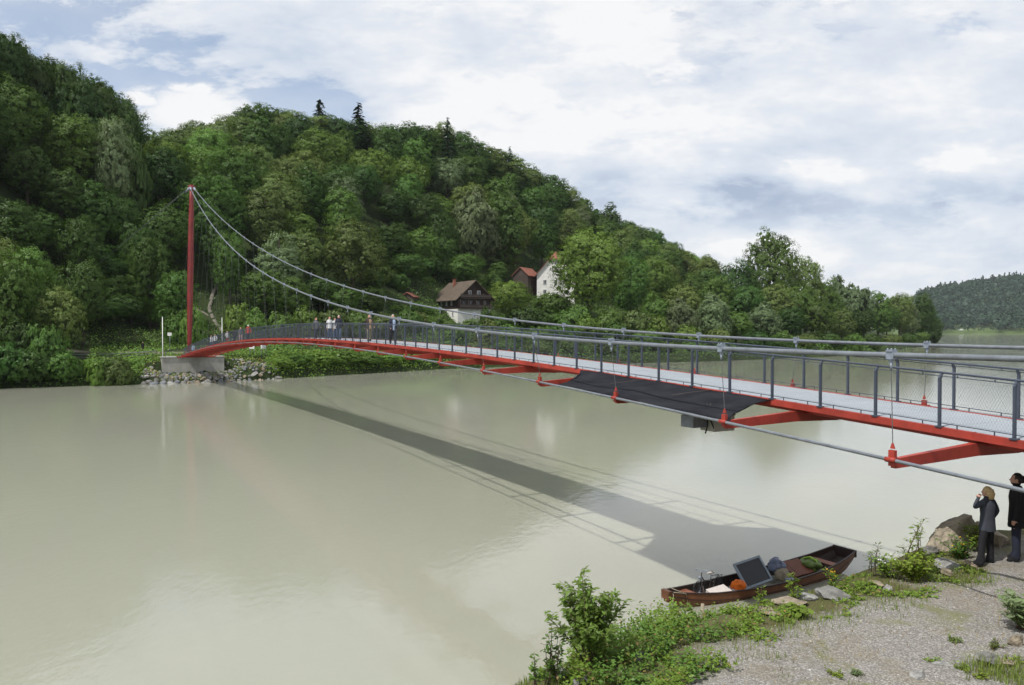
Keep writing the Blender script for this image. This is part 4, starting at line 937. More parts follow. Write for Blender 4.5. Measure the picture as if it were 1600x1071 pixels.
# undergrowth that covers the slopes and the banks
def build_undergrowth():
    rng = np.random.default_rng(77); P, N, S, mi = [], [], [], []
    def patch(n, pxr, sdr, size, hgt, mat_i):
        c = 0; px = rng.uniform(*pxr, n * 12); Y = 100 + 350 * rng.random(n * 12) ** 1.6; x = (px - 800) / F * Y; sd = shore_dist(x, Y)
        k = (sd > sdr[0]) & (sd < sdr[1]); x, Y = x[k][:n], Y[k][:n]; z = terrain(x, Y)
        hill = np.array([mnoise.noise((a * 0.12, b * 0.12, 0)) for a, b in zip(x, Y)]) * 0.5 + 0.6
        keep = np.ones(len(x), bool)
        for a, b, c2 in ((PX(306, 140), 139, 5), (PX(340, 148), 148, 1.2), (PX(352, 160), 159, 1.2), (PX(330, 170), 170, 1.2), (PX(338, 183), 183, 1.2)): keep &= np.hypot(x - a, Y - b) > c2
        p3 = np.stack([x, Y, z + hgt * hill * rng.uniform(0.15, 1, len(x))], 1)[keep]
        P.append(p3); N.append(rng.normal(size=p3.shape) * 0.5 + np.array([0, -0.25, 0.8])); S.append(rng.uniform(size * .6, size * 1.3, len(p3))); mi.append(np.full(len(p3), mat_i))
    patch(5000, (425, 1480), (-1.4, 2.2), 0.34, 1.5, 1); patch(4000, (425, 760), (-1.2, 2.5), 0.28, 1.3, 4); patch(7000, (425, 760), (0.5, 9), 0.28, 1.8, 4); patch(3500, (160, 440), (2, 14), 0.22, 0.6, 4); patch(3000, (425, 1100), (-1.0, 2.5), 0.30, 1.3, 0); patch(2500, (-20, 215), (-1.4, 2), 0.3, 1.3, 1); patch(9000, (415, 760), (0.5, 9), 0.33, 1.7, 0); patch(3000, (415, 760), (0.5, 9), 0.33, 1.6, 1); patch(8000, (740, 1480), (0.3, 10), 0.4, 1.9, 1); patch(6000, (-260, 0), (-1, 14), 0.35, 1.6, 1); patch(5000, (-20, 225), (0.5, 10), 0.33, 1.5, 0); patch(3000, (-20, 225), (0.5, 8), 0.33, 1.6, 1)
    patch(9000, (140, 460), (8, 38), 0.28, 0.9, 0); patch(14000, (400, 1150), (8, 45), 0.36, 1.3, 1); patch(6000, (640, 1150), (30, 75), 0.35, 0.7, 0); patch(9000, (-60, 1100), (25, 140), 0.5, 1.1, 2); patch(2600, (200, 440), (1.2, 12), 0.2, 0.4, 0); patch(1500, (200, 440), (.8, 8), 0.2, 0.4, 3); patch(9000, (640, 1000), (20, 95), 0.34, 1.1, 1); patch(5000, (640, 1000), (20, 95), 0.34, 1.3, 0)
    o = obj('undergrowth', leaves_mesh('undergrowth', np.concatenate(P), np.concatenate(N), np.concatenate(S), [LEAF['fresh'], LEAF['mid'], LEAF['dark'], LEAF['dry'], LEAF['herb']], 1.3, rng, mi=np.concatenate(mi)))
    tag(o, 'dense green undergrowth covering the far bank and wooded slope', 'undergrowth', kind='stuff')
build_undergrowth()

# ------------------------------------------------------------------ houses
def gable_house(name, label, cat, x, y, z, rz, W, L, eave, rise, over, wall_m, roof_m, base_h=0, base_m=None, hip=0.0, thick=0.22):
    r = empty(name, (x, y, z), rz); tag(r, label, cat)
    hw, hl = W / 2, L / 2
    def block(z0, z1, mname, nm):
        mb = MB(); mb.box((0, 0, (z0 + z1) / 2), (W, L, z1 - z0)); return mb
    if base_h:
        mb = MB(); mb.box((0, 0, (base_h - 3) / 2), (W - .1, L - .1, base_h + 3)); mb.build('base_wall', M[base_m], r)
    mb = MB(); zb = base_h if base_h else -3
    mb.box((0, 0, (zb + eave) / 2), (W, L, eave - zb))
    hz = eave + rise * (1 - hip); hx = hw * hip                # gable triangle, cut for a half hip
    for s in (-1, 1):
        yy = s * hl
        if hip: mb.add([(-hw, yy, eave), (hw, yy, eave), (hx, yy, hz), (-hx, yy, hz)], [(0, 1, 2, 3) if s < 0 else (3, 2, 1, 0)])
        else: mb.add([(-hw, yy, eave), (hw, yy, eave), (0, yy, eave + rise)], [(0, 1, 2) if s < 0 else (2, 1, 0)])
    mb.build('wall', M[wall_m], r)
    mb = MB(); sl = rise / hw; ex = hw + over; ez = eave - sl * over; ly = hl + over; t = thick
    hipd = rise * hip * 0.9
    for s in (-1, 1):
        if hip:
            pts = [(s * ex, -ly, ez), (s * ex, ly, ez), (s * hx, ly, hz), (0, ly - hipd, eave + rise), (0, -ly + hipd, eave + rise), (s * hx, -ly, hz)]
        else: pts = [(s * ex, -ly, ez), (s * ex, ly, ez), (0, ly, eave + rise), (0, -ly, eave + rise)]
        n = len(pts); up = [(a, b, c + t) for a, b, c in pts]
        fs = [tuple(range(n, 2 * n)) if s > 0 else tuple(reversed(range(n, 2 * n))), tuple(reversed(range(n))) if s > 0 else tuple(range(n))]
        for k in range(n): fs.append((k, (k + 1) % n, n + (k + 1) % n, n + k) if s > 0 else ((k + 1) % n, k, n + k, n + (k + 1) % n))
        mb.add(pts + up, fs)
    if hip:
        for s in (-1, 1):
            pts = [(-hx - .1, s * (ly + .1), hz - .05), (hx + .1, s * (ly + .1), hz - .05), (0, s * (ly - hipd), eave + rise + .02)]; up = [(a, b, c + t + .02) for a, b, c in pts]
            mb.add(pts + up, [(0, 2, 1), (3, 4, 5), (0, 1, 4, 3), (1, 2, 5, 4), (2, 0, 3, 5)])
    rf = mb.build('roof', M[roof_m], r)
    return r, rf
def window(r, c, w, h, axis, frame='white', shutters=None):
    """window on a wall; axis 'y-' front gable, 'x-' left wall, 'x+' right wall"""
    def S(a, b, d): return (a, b, d) if axis[0] == 'y' else (b, a, d)
    sg = -1 if axis[1] == '-' else 1; c = Vector(c)
    o = Vector((0, sg * 0.04, 0)) if axis[0] == 'y' else Vector((sg * 0.04, 0, 0))
    mb = MB(); mb.box(c + Vector(S(0, 0, h / 2)) + o, S(w + .12, 0.12, 0.10)); mb.box(c + Vector(S(0, 0, -h / 2)) + o, S(w + .2, 0.2, 0.08))
    for q in (-w / 2, 0, w / 2): mb.box(c + Vector(S(q, 0, 0)) + o, S(0.07, 0.12, h - .1))
    f = mb.build('window', M[frame], r)
    mb = MB(); mb.box(c + o * 0.2, S(w, 0.07, h - .1)); mb.build('pane', M['glass'], f)
    if shutters:
        mb = MB()
        for q in (-w * .78, w * .78): mb.box(c + Vector(S(q, 0, 0)) + o, S(w * .5, .06, h))
        mb.build('shutter', M[shutters], f)

g_, r_ = Vector((math.cos(.549), math.sin(.549), 0)), Vector((-math.sin(.549), math.cos(.549), 0))
W_, L_ = 10.2, 14.0
cc = Vector((PX(715, 214), 214, 0)) + g_ * W_ / 2 + r_ * L_ / 2
hz0 = ZY(500, 214) + 0.1
bh, rf = gable_house('wooden_house', 'dark timber house with brown tiled roof, balconies and white ground floor', 'house', cc.x, cc.y, hz0, .549, W_, L_, 6.0, 4.5, 1.1, 'wood_dark', 'tile_brown', 2.9, 'plaster')
mb = MB(); mb.box((-1.3, 2.2, 10.2), (0.7, 0.7, 2.4)); mb.box((-1.3, 2.2, 11.45), (0.85, 0.85, 0.14)); mb.build('chimney', M['tile_red'], rf)
for lv, dpt, wd in ((2.95, 1.3, W_ * 0.96), (5.75, 1.1, W_ * 0.9)):
    mb = MB(); y0 = -L_ / 2 - dpt
    mb.box((0, -L_ / 2 - dpt / 2 - .005, lv), (wd, dpt, 0.16)); mb.box((0, y0, lv + .62), (wd, 0.06, 0.62)); mb.box((0, y0, lv + 1.02), (wd + .1, 0.14, 0.08))
    for q in np.linspace(-wd / 2, wd / 2, 5): mb.box((q, y0 + .02, lv + 1.2 if lv < 4 else lv + .75), (0.13, 0.12, 2.4 if lv < 4 else 1.5))
    mb.build('balcony', M['wood_grey'], bh)
for q in (-3.2, -1.0, 1.2, 3.3): window(bh, (q, -L_ / 2 - .003, 4.5), 0.9, 1.3, 'y-', 'wood_grey')
for q in (-1.4, 1.4): window(bh, (q, -L_ / 2 - .003, 7.2), 0.9, 1.2, 'y-', 'white')
for q in (-3.6, -0.6, 2.6): window(bh, (-W_ / 2 - .003, q, 4.4), 0.8, 1.1, 'x-', 'white', 'wood_grey')
for q in (-4.2, -0.8): window(bh, (-W_ / 2 + .04, q, 1.5), 0.8, 1.1, 'x-', 'white')
wh, rf = gable_house('farmhouse', 'white plastered farmhouse with red half hipped roof behind the big tree', 'house', PX(870, 271), 271, ZY(468, 266), -.10, 12.5, 17, 8.2, 7.4, 0.7, 'plaster', 'tile_red', hip=0.33)
for q in (-3.6, 0, 3.6): window(wh, (q, -8.5 - .003, 5.6), 1.0, 1.4, 'y-', 'white')
for q in (-3.6, 3.6): window(wh, (q, -8.5 - .003, 2.4), 1.0, 1.4, 'y-', 'white')
window(wh, (0, -8.5 - .003, 10.0), 0.9, 1.2, 'y-', 'white')
bn, rf = gable_house('barn', 'dark boarded barn with red tiled roof left of the white farmhouse', 'barn', PX(822, 268), 268, ZY(457, 266), -.50, 5.6, 8.0, 5.6, 2.5, 0.5, 'wood_grey', 'tile_red')
mb = MB(); mb.box((2.79, -0.5, 2.2), (0.12, 2.6, 3.2)); mb.build('door', M['wood_dark'], bn)
mb = MB()
for q in np.linspace(-2.7, 2.7, 14): mb.box((q, -4.02, 2.6), (0.05, 0.05, 5.6))
mb.build('batten', M['wood_dark'], bn)
sh, rf = gable_house('shed', 'small low shed with red-brown roof among bushes left of the timber house', 'shed', PX(640, 216), 216, ZY(474, 216), -.2, 3.4, 4.0, 1.7, 1.0, 0.4, 'wood_grey', 'tile_red')
mb = MB(); mb.box((-.4, -2.02, 0.8), (0.8, 0.08, 1.5)); mb.build('door', M['wood_dark'], sh)
# far meadow across the bend: a small white vehicle and three poles
vx = empty('white_van', (PX(1501, 1545), 1545, float(dh(np.array(PX(1501, 1545)), np.array(1545.)))), 0.1); tag(vx, 'tiny white van parked on the far meadow across the river', 'van')
mb = MB(); mb.box((0, 0, 1.9), (8.5, 2.6, 2.6), taper=.92); mb.box((4.9, 0, 1.5), (1.6, 2.4, 1.8), taper=.8); mb.build('body', M['white'], vx)
for q in (-2.6, 3.6): mb = MB(); mb.tube([(q, -1.4, .5), (q, 1.4, .5)], 0.5, 10); mb.build('wheel', M['rubber'], vx)
mb = MB(); mb.box((4.95, -1.14, 1.9), (1.1, .1, .7)); mb.build('window', M['glass'], vx)
for px, hh in ((1487, 10), (1493.5, 9), (1522, 9), (1528.5, 12)):
    x = PX(px, 1550); z = float(dh(np.array(x), np.array(1550.))); mb = MB(); mb.tube([(0, 0, 0), (0, 0, hh)], [0.5, 0.35], 6); mb.box((0, 0, hh - 1), (2.4, .3, .3))
    tag(mb.build('utility_pole', M['wood_grey'], None, (x, 1550, z)), 'pale utility pole on the far meadow across the river', 'pole', 'utility poles on the far meadow')

# ------------------------------------------------------------------ stones
def rock_mesh(name, seed, m, sub=3, flat=0.75, jag=0.35):
    bm = bmesh.new(); bmesh.ops.create_icosphere(bm, subdivisions=sub, radius=1.0); rng = random.Random(seed); off = Vector((seed * 7.3, seed * 3.1, seed))
    cuts = [(Vector((rng.gauss(0, 1), rng.gauss(0, 1), rng.gauss(0, .8))).normalized(), rng.uniform(.42, .80)) for _ in range(12)]
    for v in bm.verts:
        p = v.co.copy()
        for n, d in cuts:
            e = p.dot(n) - d
            if e > 0: p -= n * e * 0.92
        p *= 1 + jag * 0.5 * mnoise.noise(p * 1.4 + off) + jag * 0.2 * mnoise.noise(p * 4 + off) + jag * .08 * mnoise.noise(p * 11 + off)
        p.z *= flat; v.co = p
    me = bpy.data.meshes.new(name); bm.to_mesh(me); bm.free(); me.materials.append(m); return me
RK = {k: [rock_mesh('rock', 11 * n + s, M[mm], 2) for s in range(3)] for n, (k, mm) in enumerate((('grey', 'rock'), ('buff', 'rockwarm'), ('white', 'rockwhite'), ('blue', 'rockblue')))}
def far_rocks():
    rng = np.random.default_rng(5); c = 0; done = []
    for _ in range(20000):
        if c >= 298: break
        px = rng.uniform(222, 436); Y = rng.uniform(121, 140); x = PX(px, Y); sd = float(shore_dist(np.array([x]), np.array([Y]))[0])
        top = 6.2 if 235 < px < 380 else 4.0
        if not -0.4 < sd < top: continue
        s = rng.uniform(0.22, 0.66) * (1.2 if sd < 1.5 else 0.85)
        if any(math.hypot(x - a, Y - b) < (s + d) * 0.66 for a, b, d in done): continue
        kd = ['grey', 'buff', 'white', 'blue'][rng.choice(4, p=[.4, .2, .22, .18])]
        o = obj('rock', RK[kd][rng.integers(3)], None, (x, Y, max(gz(x, Y), -0.1) + s * 0.2), (rng.uniform(-.4, .4), rng.uniform(-.4, .4), rng.uniform(0, 6.3)), (s * rng.uniform(.8, 1.3), s, s * rng.uniform(.8, 1.1)))
        side = 'left of' if px < 262 else 'below' if px < 350 else 'right of'
        tone = {'grey': 'grey', 'buff': 'buff', 'white': 'pale', 'blue': 'bluish grey'}[kd]
        tag(o, f'{tone} rubble stone on the far waterline {side} the concrete abutment', 'stone', f'{tone} rubble stones {side} the abutment'); done.append((x, Y, s)); c += 1
far_rocks()

# ------------------------------------------------------------------ near bank
RIM = [(-30, 2), (-9, 6.8), (-4, 8.6), (-1, 10.4), (0.5, 11.9), (2.2, 13.4), (4.2, 14.7), (5.7, 15.5), (7.4, 16.7), (9.3, 17.9), (10.6, 19.6), (12.5, 20.6), (18, 22), (40, 30)]
def rim_dist(x, y):
    x = np.asarray(x, float); y = np.asarray(y, float); best = np.full(x.shape, 1e9); sgn = np.ones(x.shape)
    for (x0, y0), (x1, y1) in zip(RIM, RIM[1:]):
        dx, dy = x1 - x0, y1 - y0; t = np.clip(((x - x0) * dx + (y - y0) * dy) / (dx * dx + dy * dy), 0, 1)
        ex, ey = x - x0 - t * dx, y - y0 - t * dy; d = np.hypot(ex, ey); cr = dx * ey - dy * ex
        u = d < best - 1e-9; best = np.where(u, d, best); sgn = np.where(u, np.where(cr < 0, 1., -1.), sgn)
    return best * sgn
def nb(x, y):
    sd = rim_dist(x, y)
    z = np.where(sd > 0, 3.15 + 0.08 * np.minimum(sd, 2), 3.15 + sd * 0.62)
    z = z + np.maximum(sd - 6.8, 0) * 0.95; z = np.minimum(z, 6.7)
    bank = np.clip((np.asarray(x) - 7.2) / 3, 0, 1) * np.clip((13.2 - np.asarray(y)) / 3, 0, 1)
    return np.maximum(z + bank * 0.35, -1.5)
def nz(x, y): return float(nb(np.array([x]), np.array([y]))[0])
def build_near():
    xs = np.arange(-30, 40.01, 0.16); ys = np.arange(-12, 34, 0.16)
    X, Y = np.meshgrid(xs, ys); Z = nb(X, Y); sd = rim_dist(X, Y)
    rng = np.random.default_rng(8); bump = np.array([mnoise.noise((a * .9, b * .9, 2.)) * .06 + mnoise.noise((a * 3.1, b * 3.1, 5.)) * .025 for a, b in zip(X.ravel(), Y.ravel())]).reshape(X.shape)
    Z = Z + bump; nx, ny = len(xs), len(ys); idx = np.arange(nx * ny).reshape(ny, nx)
    q = np.stack([idx[:-1, :-1], idx[:-1, 1:], idx[1:, 1:], idx[1:, :-1]], -1).reshape(-1, 4); q = q[Z.ravel()[q].max(1) > -0.6]
    used = np.unique(q); rm = np.full(nx * ny, -1); rm[used] = np.arange(len(used)); v = np.stack([X.ravel(), Y.ravel(), Z.ravel()], 1)[used]
    o = obj('gravel_bank', mesh_np('gravel_bank', v, rm[q], M['gravel'], True)); o['kind'] = 'structure'
    wob = np.array([mnoise.noise((a * .8, b * .8, 9.)) for a, b in v[:, :2]])
    s1 = np.clip((np.interp(v[:, 0], [2, 4.5], [1.9, 1.35]) + wob * 0.9 - rim_dist(v[:, 0], v[:, 1])) / 0.5, 0, 1)
    s2 = 0.8 * np.clip((v[:, 0] - 6.9 + wob * 1.2) / .8, 0, 1) * np.clip((12.0 - v[:, 1] + wob) / .7, 0, 1)
    a = o.data.attributes.new('soil', 'FLOAT', 'POINT'); a.data.foreach_set('value', np.maximum(s1, s2).astype(np.float32))
build_near()
def NP(px, py):
    """near ground point seen at a picture position"""
    lo, hi = 4.0, 40.0
    for Y in np.arange(5.0, 30, 0.04):
        if ZY(py, Y) <= nz(PX(px, Y), Y): return PX(px, Y), Y
    return PX(px, 18), 18
big = rock_mesh('boulder', 3, M['boulder'], 5, 0.95, 0.5)
for px, py, s, sc, lab in ((1494, 872, 0.82, (0.95, .9, 1.0), 'large rounded lichen covered boulder at the water edge behind the woman'), (1540, 866, 0.72, (1.1, .9, 1.05), 'grey boulder partly hidden behind the standing woman and man')):
    x, y = NP(px, py); y += 1.0; x = PX(px, y)
    tag(obj('boulder', big if s > .8 else rock_mesh('boulder', 5, M['boulder'], 5, 0.95, 0.45), None, (x, y, ZY(py, y) + s * 0.45 - .05), (0.1, -.15, 0.7 if s > .8 else 2.2), [s * q for q in sc]), lab, 'boulder')
RS = [(1238, 948, .36, 'buff', 'buff flat stone on the bank rim below the boat middle', .45), (1268, 940, .28, 'white', 'bright white stone between two flat stones below the boat', .5), (1302, 937, .46, 'grey', 'wide grey flat stone on the bank rim below the boat stern', .5), (1200, 962, .3, 'buff', 'low buff stone leftmost on the rim below the boat', .4),
      (1393, 926, .15, 'white', 'small white stone at the foot of the shrub beside the gravel', .8), (1372, 918, .22, 'buff', 'brownish stone in the weeds right of the boat', .6), (1490, 888, .46, 'white', 'long flat pale slab at the foot of the large boulder', .28), (1482, 900, .2, 'buff', 'small buff stone in front of the pale slab', .6), (1522, 886, .22, 'buff', 'pale pinkish stone at the feet of the woman', .4), (1455, 870, .3, 'grey', 'grey stone low against the left side of the boulder', .7),
      (1592, 1012, .2, 'buff', 'orange buff stone at the right edge in the weeds', 1.0), (1552, 1038, .3, 'grey', 'broad flat stone in the grass at lower right', .45), (1575, 1042, .2, 'buff', 'buff stone beside the broad flat stone at lower right', .5), (1480, 1046, .17, 'white', 'pale flat stone on the gravel at lower right', .4), (1440, 1066, .2, 'white', 'whitish stone cut by the lower picture edge', .5),
      (1000, 1036, .17, 'grey', 'rounded grey stone among the leafy herbs at bottom centre', .85), (868, 1062, .24, 'white', 'pale stone at the foot of the leafy bush, bottom left', .6), (905, 1072, .2, 'white', 'pale stone at the bottom edge below the leafy bush', .6)]
nr = random.Random(4)
NRK = {k: [rock_mesh('rock', 31 * n + s, M[mm], 4, 0.8, 0.4) for s in range(3)] for n, (k, mm) in enumerate((('grey', 'rock'), ('buff', 'rockwarm'), ('white', 'rockwhite')))}
for px, py, s, kd, lab, fl in RS:
    x, y = NP(px, py); tag(obj('rock', NRK[kd][nr.randrange(3)], None, (x, y, nz(x, y) + s * fl * .3), (nr.uniform(-.15, .15), nr.uniform(-.15, .15), nr.uniform(0, 6)), (s * .95, s * .72, s * fl * .8)), lab, 'stone', 'stones on the near bank')
def pebbles():
    rng = np.random.default_rng(6); n = 30000; x = rng.uniform(1.5, 16, n); y = rng.uniform(9, 19.5, n); sd = rim_dist(x, y); k = (sd > 0.5) & (sd < 6.6); x, y = x[k], y[k]
    dens = np.array([mnoise.noise((a * .7, b * .7, 1.)) + .5 * mnoise.noise((a * 2, b * 2, 4.)) for a, b in zip(x, y)]); k = rng.random(len(x)) < 0.55 + dens * 0.9; x, y = x[k], y[k]
    bump = np.array([mnoise.noise((a * .9, b * .9, 2.)) * .06 + mnoise.noise((a * 3.1, b * 3.1, 5.)) * .025 for a, b in zip(x, y)])
    s = rng.uniform(.008, .02, len(x)) * np.where(rng.random(len(x)) < .05, 1.9, 1); base = np.array([(1, 0, 0), (-.5, .8, 0), (-.5, -.8, 0), (0.1, 0, .8), (0, .1, -.5)], float); F5 = np.array([(0, 1, 3), (1, 2, 3), (2, 0, 3)])
    a = rng.uniform(0, 6.28, len(x)); ca, sa = np.cos(a), np.sin(a); V = []
    for b in base:
        j = 1 + rng.uniform(-.3, .3, (len(x), 3)); bx, by, bz = b[0] * j[:, 0], b[1] * j[:, 1], b[2] * j[:, 2]
        V.append(np.stack([x + s * (bx * ca - by * sa), y + s * (bx * sa + by * ca), nb(x, y) + bump + s * bz * .8], 1))
    v = np.stack(V, 1).reshape(-1, 3); f = (np.arange(len(x))[:, None, None] * 5 + F5[None]).reshape(-1, 3)
    m = bpy.data.materials.new('pebble_stone'); m.use_nodes = True; t = NT(m.node_tree); geo = t.add('ShaderNodeNewGeometry')
    t.l.new(t.ramp(geo.outputs['Random Per Island'], [(0, (.17, .165, .155)), (.4, (.255, .245, .23)), (.75, (.32, .305, .285)), (.9, (.28, .23, .175)), (1, (.48, .46, .43))]), t.n['Principled BSDF'].inputs[0]); t.n['Principled BSDF'].inputs['Roughness'].default_value = .9
    tag(obj('pebbles', mesh_np('pebbles', v, f, m)), 'grey loose pebbles of the gravel path on the near bank', 'gravel', kind='stuff')
pebbles()

# ------------------------------------------------------------------ plants on the near bank
def leafy_plant(name, label, cat, x, y, h, spread, nst, per, lsize, leaf, seed, aspect=2.0, lean=(0, 0), twigs=5, start=0.25, group=None, dense=1.0, z=None, stem_r=0.009, flowers=None, tw_len=0.32):
    """stems fanning from one root, side twigs along each, leaves in rows on the twigs"""
    rng = np.random.default_rng(seed); r = empty(name, (x, y, (nz(x, y) if z is None else z) - 0.04)); tag(r, label, cat, group)
    st = MB(); P, N, T, S = [], [], [], []
    for s in range(nst):
        a = rng.uniform(0, 6.283); sp = spread * rng.uniform(0.15, 1.0); hh = h * rng.uniform(0.6, 1.0) * (1 - 0.25 * sp / max(spread, .01))
        tip = Vector((math.cos(a) * sp + lean[0], math.sin(a) * sp + lean[1], hh)); mid = Vector((tip.x * 0.35, tip.y * 0.35, hh * 0.55)); b0 = Vector((rng.normal() * .05, rng.normal() * .05, 0))
        def cv(t): return b0 * (1 - t) ** 2 + mid * 2 * t * (1 - t) + tip * t * t
        st.tube([cv(t) for t in np.linspace(0, 1, 6)], [stem_r * q for q in (1.3, 1.1, .9, .7, .45, .2)], 5)
        for w in range(twigs):
            t = start + (1 - start) * (w + rng.random()) / twigs; p0 = cv(min(t, 1)); az = rng.uniform(0, 6.283); L = tw_len * h * rng.uniform(0.35, 1.0) * (1.15 - t * .75)
            d = Vector((math.cos(az), math.sin(az), rng.uniform(0.1, 0.9))).normalized(); e = p0 + d * L
            if L > 0.06: st.tube([p0, p0 + d * L * .5 + Vector((0, 0, .02)), e], [stem_r * .35, stem_r * .25, stem_r * .1], 3)
            m = max(3, int(per * dense * L / (tw_len * h) * rng.uniform(.7, 1.3)))
            for j in range(m):
                q = p0 + d * L * (j + .5) / m; sd = 1 if j % 2 else -1; side = Vector((-d.y, d.x, 0)).normalized() * sd
                tv = (side * 1.0 + d * 0.7 + Vector((0, 0, rng.normal() * .3 - .15))); ls = lsize * rng.uniform(.6, 1.25)
                P.append(q + tv.normalized() * ls * aspect * .45 + Vector((rng.normal(), rng.normal(), rng.normal())) * .012); T.append(tv); N.append((rng.normal() * .4, rng.normal() * .4 - .1, 1)); S.append(ls)
    st.build('stem', M['twig'], r)
    obj('foliage', leaves_mesh('foliage', np.array(P), np.array(N), np.array(S), LEAF[leaf], aspect, rng, along=np.array(T), fold=0.12), r)
    if flowers:
        fm = MB()
        for k in range(flowers[1]):
            q = P[int(rng.integers(len(P)))]; fm.ball((q[0], q[1], min(q[2] + .05, h)), (.022, .022, .014), 6, 4)
        fm.build('blossom', M[flowers[0]], r)
    return r
bx, by = PX(922, 12.3), 12.3
leafy_plant('bush', 'tall leafy light green bush at the bottom edge, left of the gravel path', 'bush', bx, by, (ZY(885, 12.3) - nz(bx, by)) * 1.08, 0.72, 22, 22, 0.044, 'bush', 1, 2.8, (-.02, 0), 18, 0.38, tw_len=.16, stem_r=.011)
leafy_plant('weed', 'dark stalky weeds left of the tall leafy bush', 'weed', PX(866, 11.6), 11.6, 1.15, 0.16, 7, 9, 0.045, 'mid', 2, 1.7, (-.03, 0), 9, .2, tw_len=.14)
leafy_plant('weed', 'thin dark weed in the bottom left corner of the bank plants', 'weed', PX(838, 11.3), 11.3, 0.75, 0.1, 3, 7, 0.05, 'mid', 3, 1.7, (-.06, 0), 7, .3, tw_len=.16)
x, y = NP(1405, 905); leafy_plant('sapling', 'slender leaning sapling with sparse leaves beside the boulder', 'sapling', x, y, 1.45, 0.05, 1, 12, 0.05, 'bush', 4, 2.6, (.5, 0), 15, .3, tw_len=.27, stem_r=.016)
x, y = NP(1432, 912); leafy_plant('shrub', 'dense rounded green shrub between boat and boulder', 'shrub', x, y, 0.85, .5, 22, 16, .05, 'herb', 5, 1.9, (0, 0), 9, .2, tw_len=.28)
x, y = NP(1392, 905); leafy_plant('shrub', 'loose weedy shrub between boat stern and dense shrub', 'shrub', x, y, 0.7, .35, 9, 12, .045, 'herb', 6, 1.9, (0, 0), 8, .2, tw_len=.3, flowers=('flower', 14))
x, y = NP(1590, 985); leafy_plant('shrub', 'grey-green narrow leaved shrub at the right picture edge', 'shrub', x + .1, y, .95, .5, 16, 16, .045, 'grey', 7, 3.0, (-.1, 0), 9, .2, tw_len=.3)
x, y = NP(1330, 915); leafy_plant('weed', 'yellow flowered weed in front of the boat stern', 'weed', x - .2, y + .3, .62, .2, 6, 10, .04, 'herb', 8, 1.8, (0, 0), 7, .2, flowers=('yellow', 10))
x, y = NP(1195, 962); leafy_plant('weed', 'single upright weed in front of the boat middle', 'weed', x, y + .2, .6, .06, 2, 10, .045, 'herb', 9, 1.9, (0, 0), 9, .25)
x, y = NP(1247, 945); leafy_plant('weed', 'feathery upright weed in front of the dark framed panel', 'weed', x, y + .2, .62, .12, 3, 10, .05, 'herb', 10, 2.0, (0, 0), 9, .2)
x, y = NP(1368, 905); leafy_plant('weed', 'tall thin grassy weed by the stern of the boat', 'weed', x, y + .1, .95, .14, 4, 7, .035, 'grey', 12, 2.4, (.05, 0), 8, .35)
x, y = NP(1252, 968); leafy_plant('weed', 'broad leaved low plant on the rim above the gravel', 'weed', x, y, .28, .22, 10, 6, .10, 'herb', 13, 1.6, (0, 0), 3, .3)
x, y = NP(1480, 862); leafy_plant('weed', 'small plant sprouting beside the top of the boulder', 'weed', x - .35, y + .5, .9, .12, 4, 8, .04, 'herb', 14, 1.8, (0, 0), 6, .5)
x, y = NP(1510, 882); leafy_plant('shrub', 'dark green plants with yellow blooms growing against the boulder', 'shrub', x + .15, y + .45, .6, .45, 16, 12, .045, 'mid', 15, 1.8, (0, 0), 8, .15, flowers=('yellow', 14))
for k, (px, py, lf, hh, ap, lab) in enumerate(((1462, 1040, 'mid', .2, 1.8, 'small leafy weed beside the pale flat stone at lower right'), (1510, 1052, 'herb', .24, 1.8, 'bright low weed at lower right between grass and gravel'), (1560, 1015, 'olive', .3, 1.6, 'olive weed left of the orange buff stone at right edge'), (1585, 1040, 'herb', .3, 2.0, 'leafy weed below the orange buff stone at right edge'), (1340, 1058, 'grey', .2, 2.2, 'grey-green weed tuft on the gravel at the bottom edge'), (1310, 1062, 'mid', .22, 2.0, 'upright weed tuft on the gravel at the bottom edge'), (1495, 1005, 'olive', .16, 1.6, 'low olive weed at the edge of the lower right grass'), (1540, 1066, 'herb', .28, 2.4, 'long leaved weed in the grass at the bottom right'))):
    x, y = NP(px, py); leafy_plant('weed', lab, 'weed', x, y, hh * .62, .2, 9, 9, .026, 'herb' if lf == 'mid' else lf, 60 + k, ap, (0, 0), 5, .1)
x, y = NP(1570, 880); leafy_plant('shrub', 'leafy plants behind the legs of the woman', 'shrub', x, y + .9, .9, .5, 16, 12, .05, 'herb', 16, 1.8, (0, 0), 8, .15)

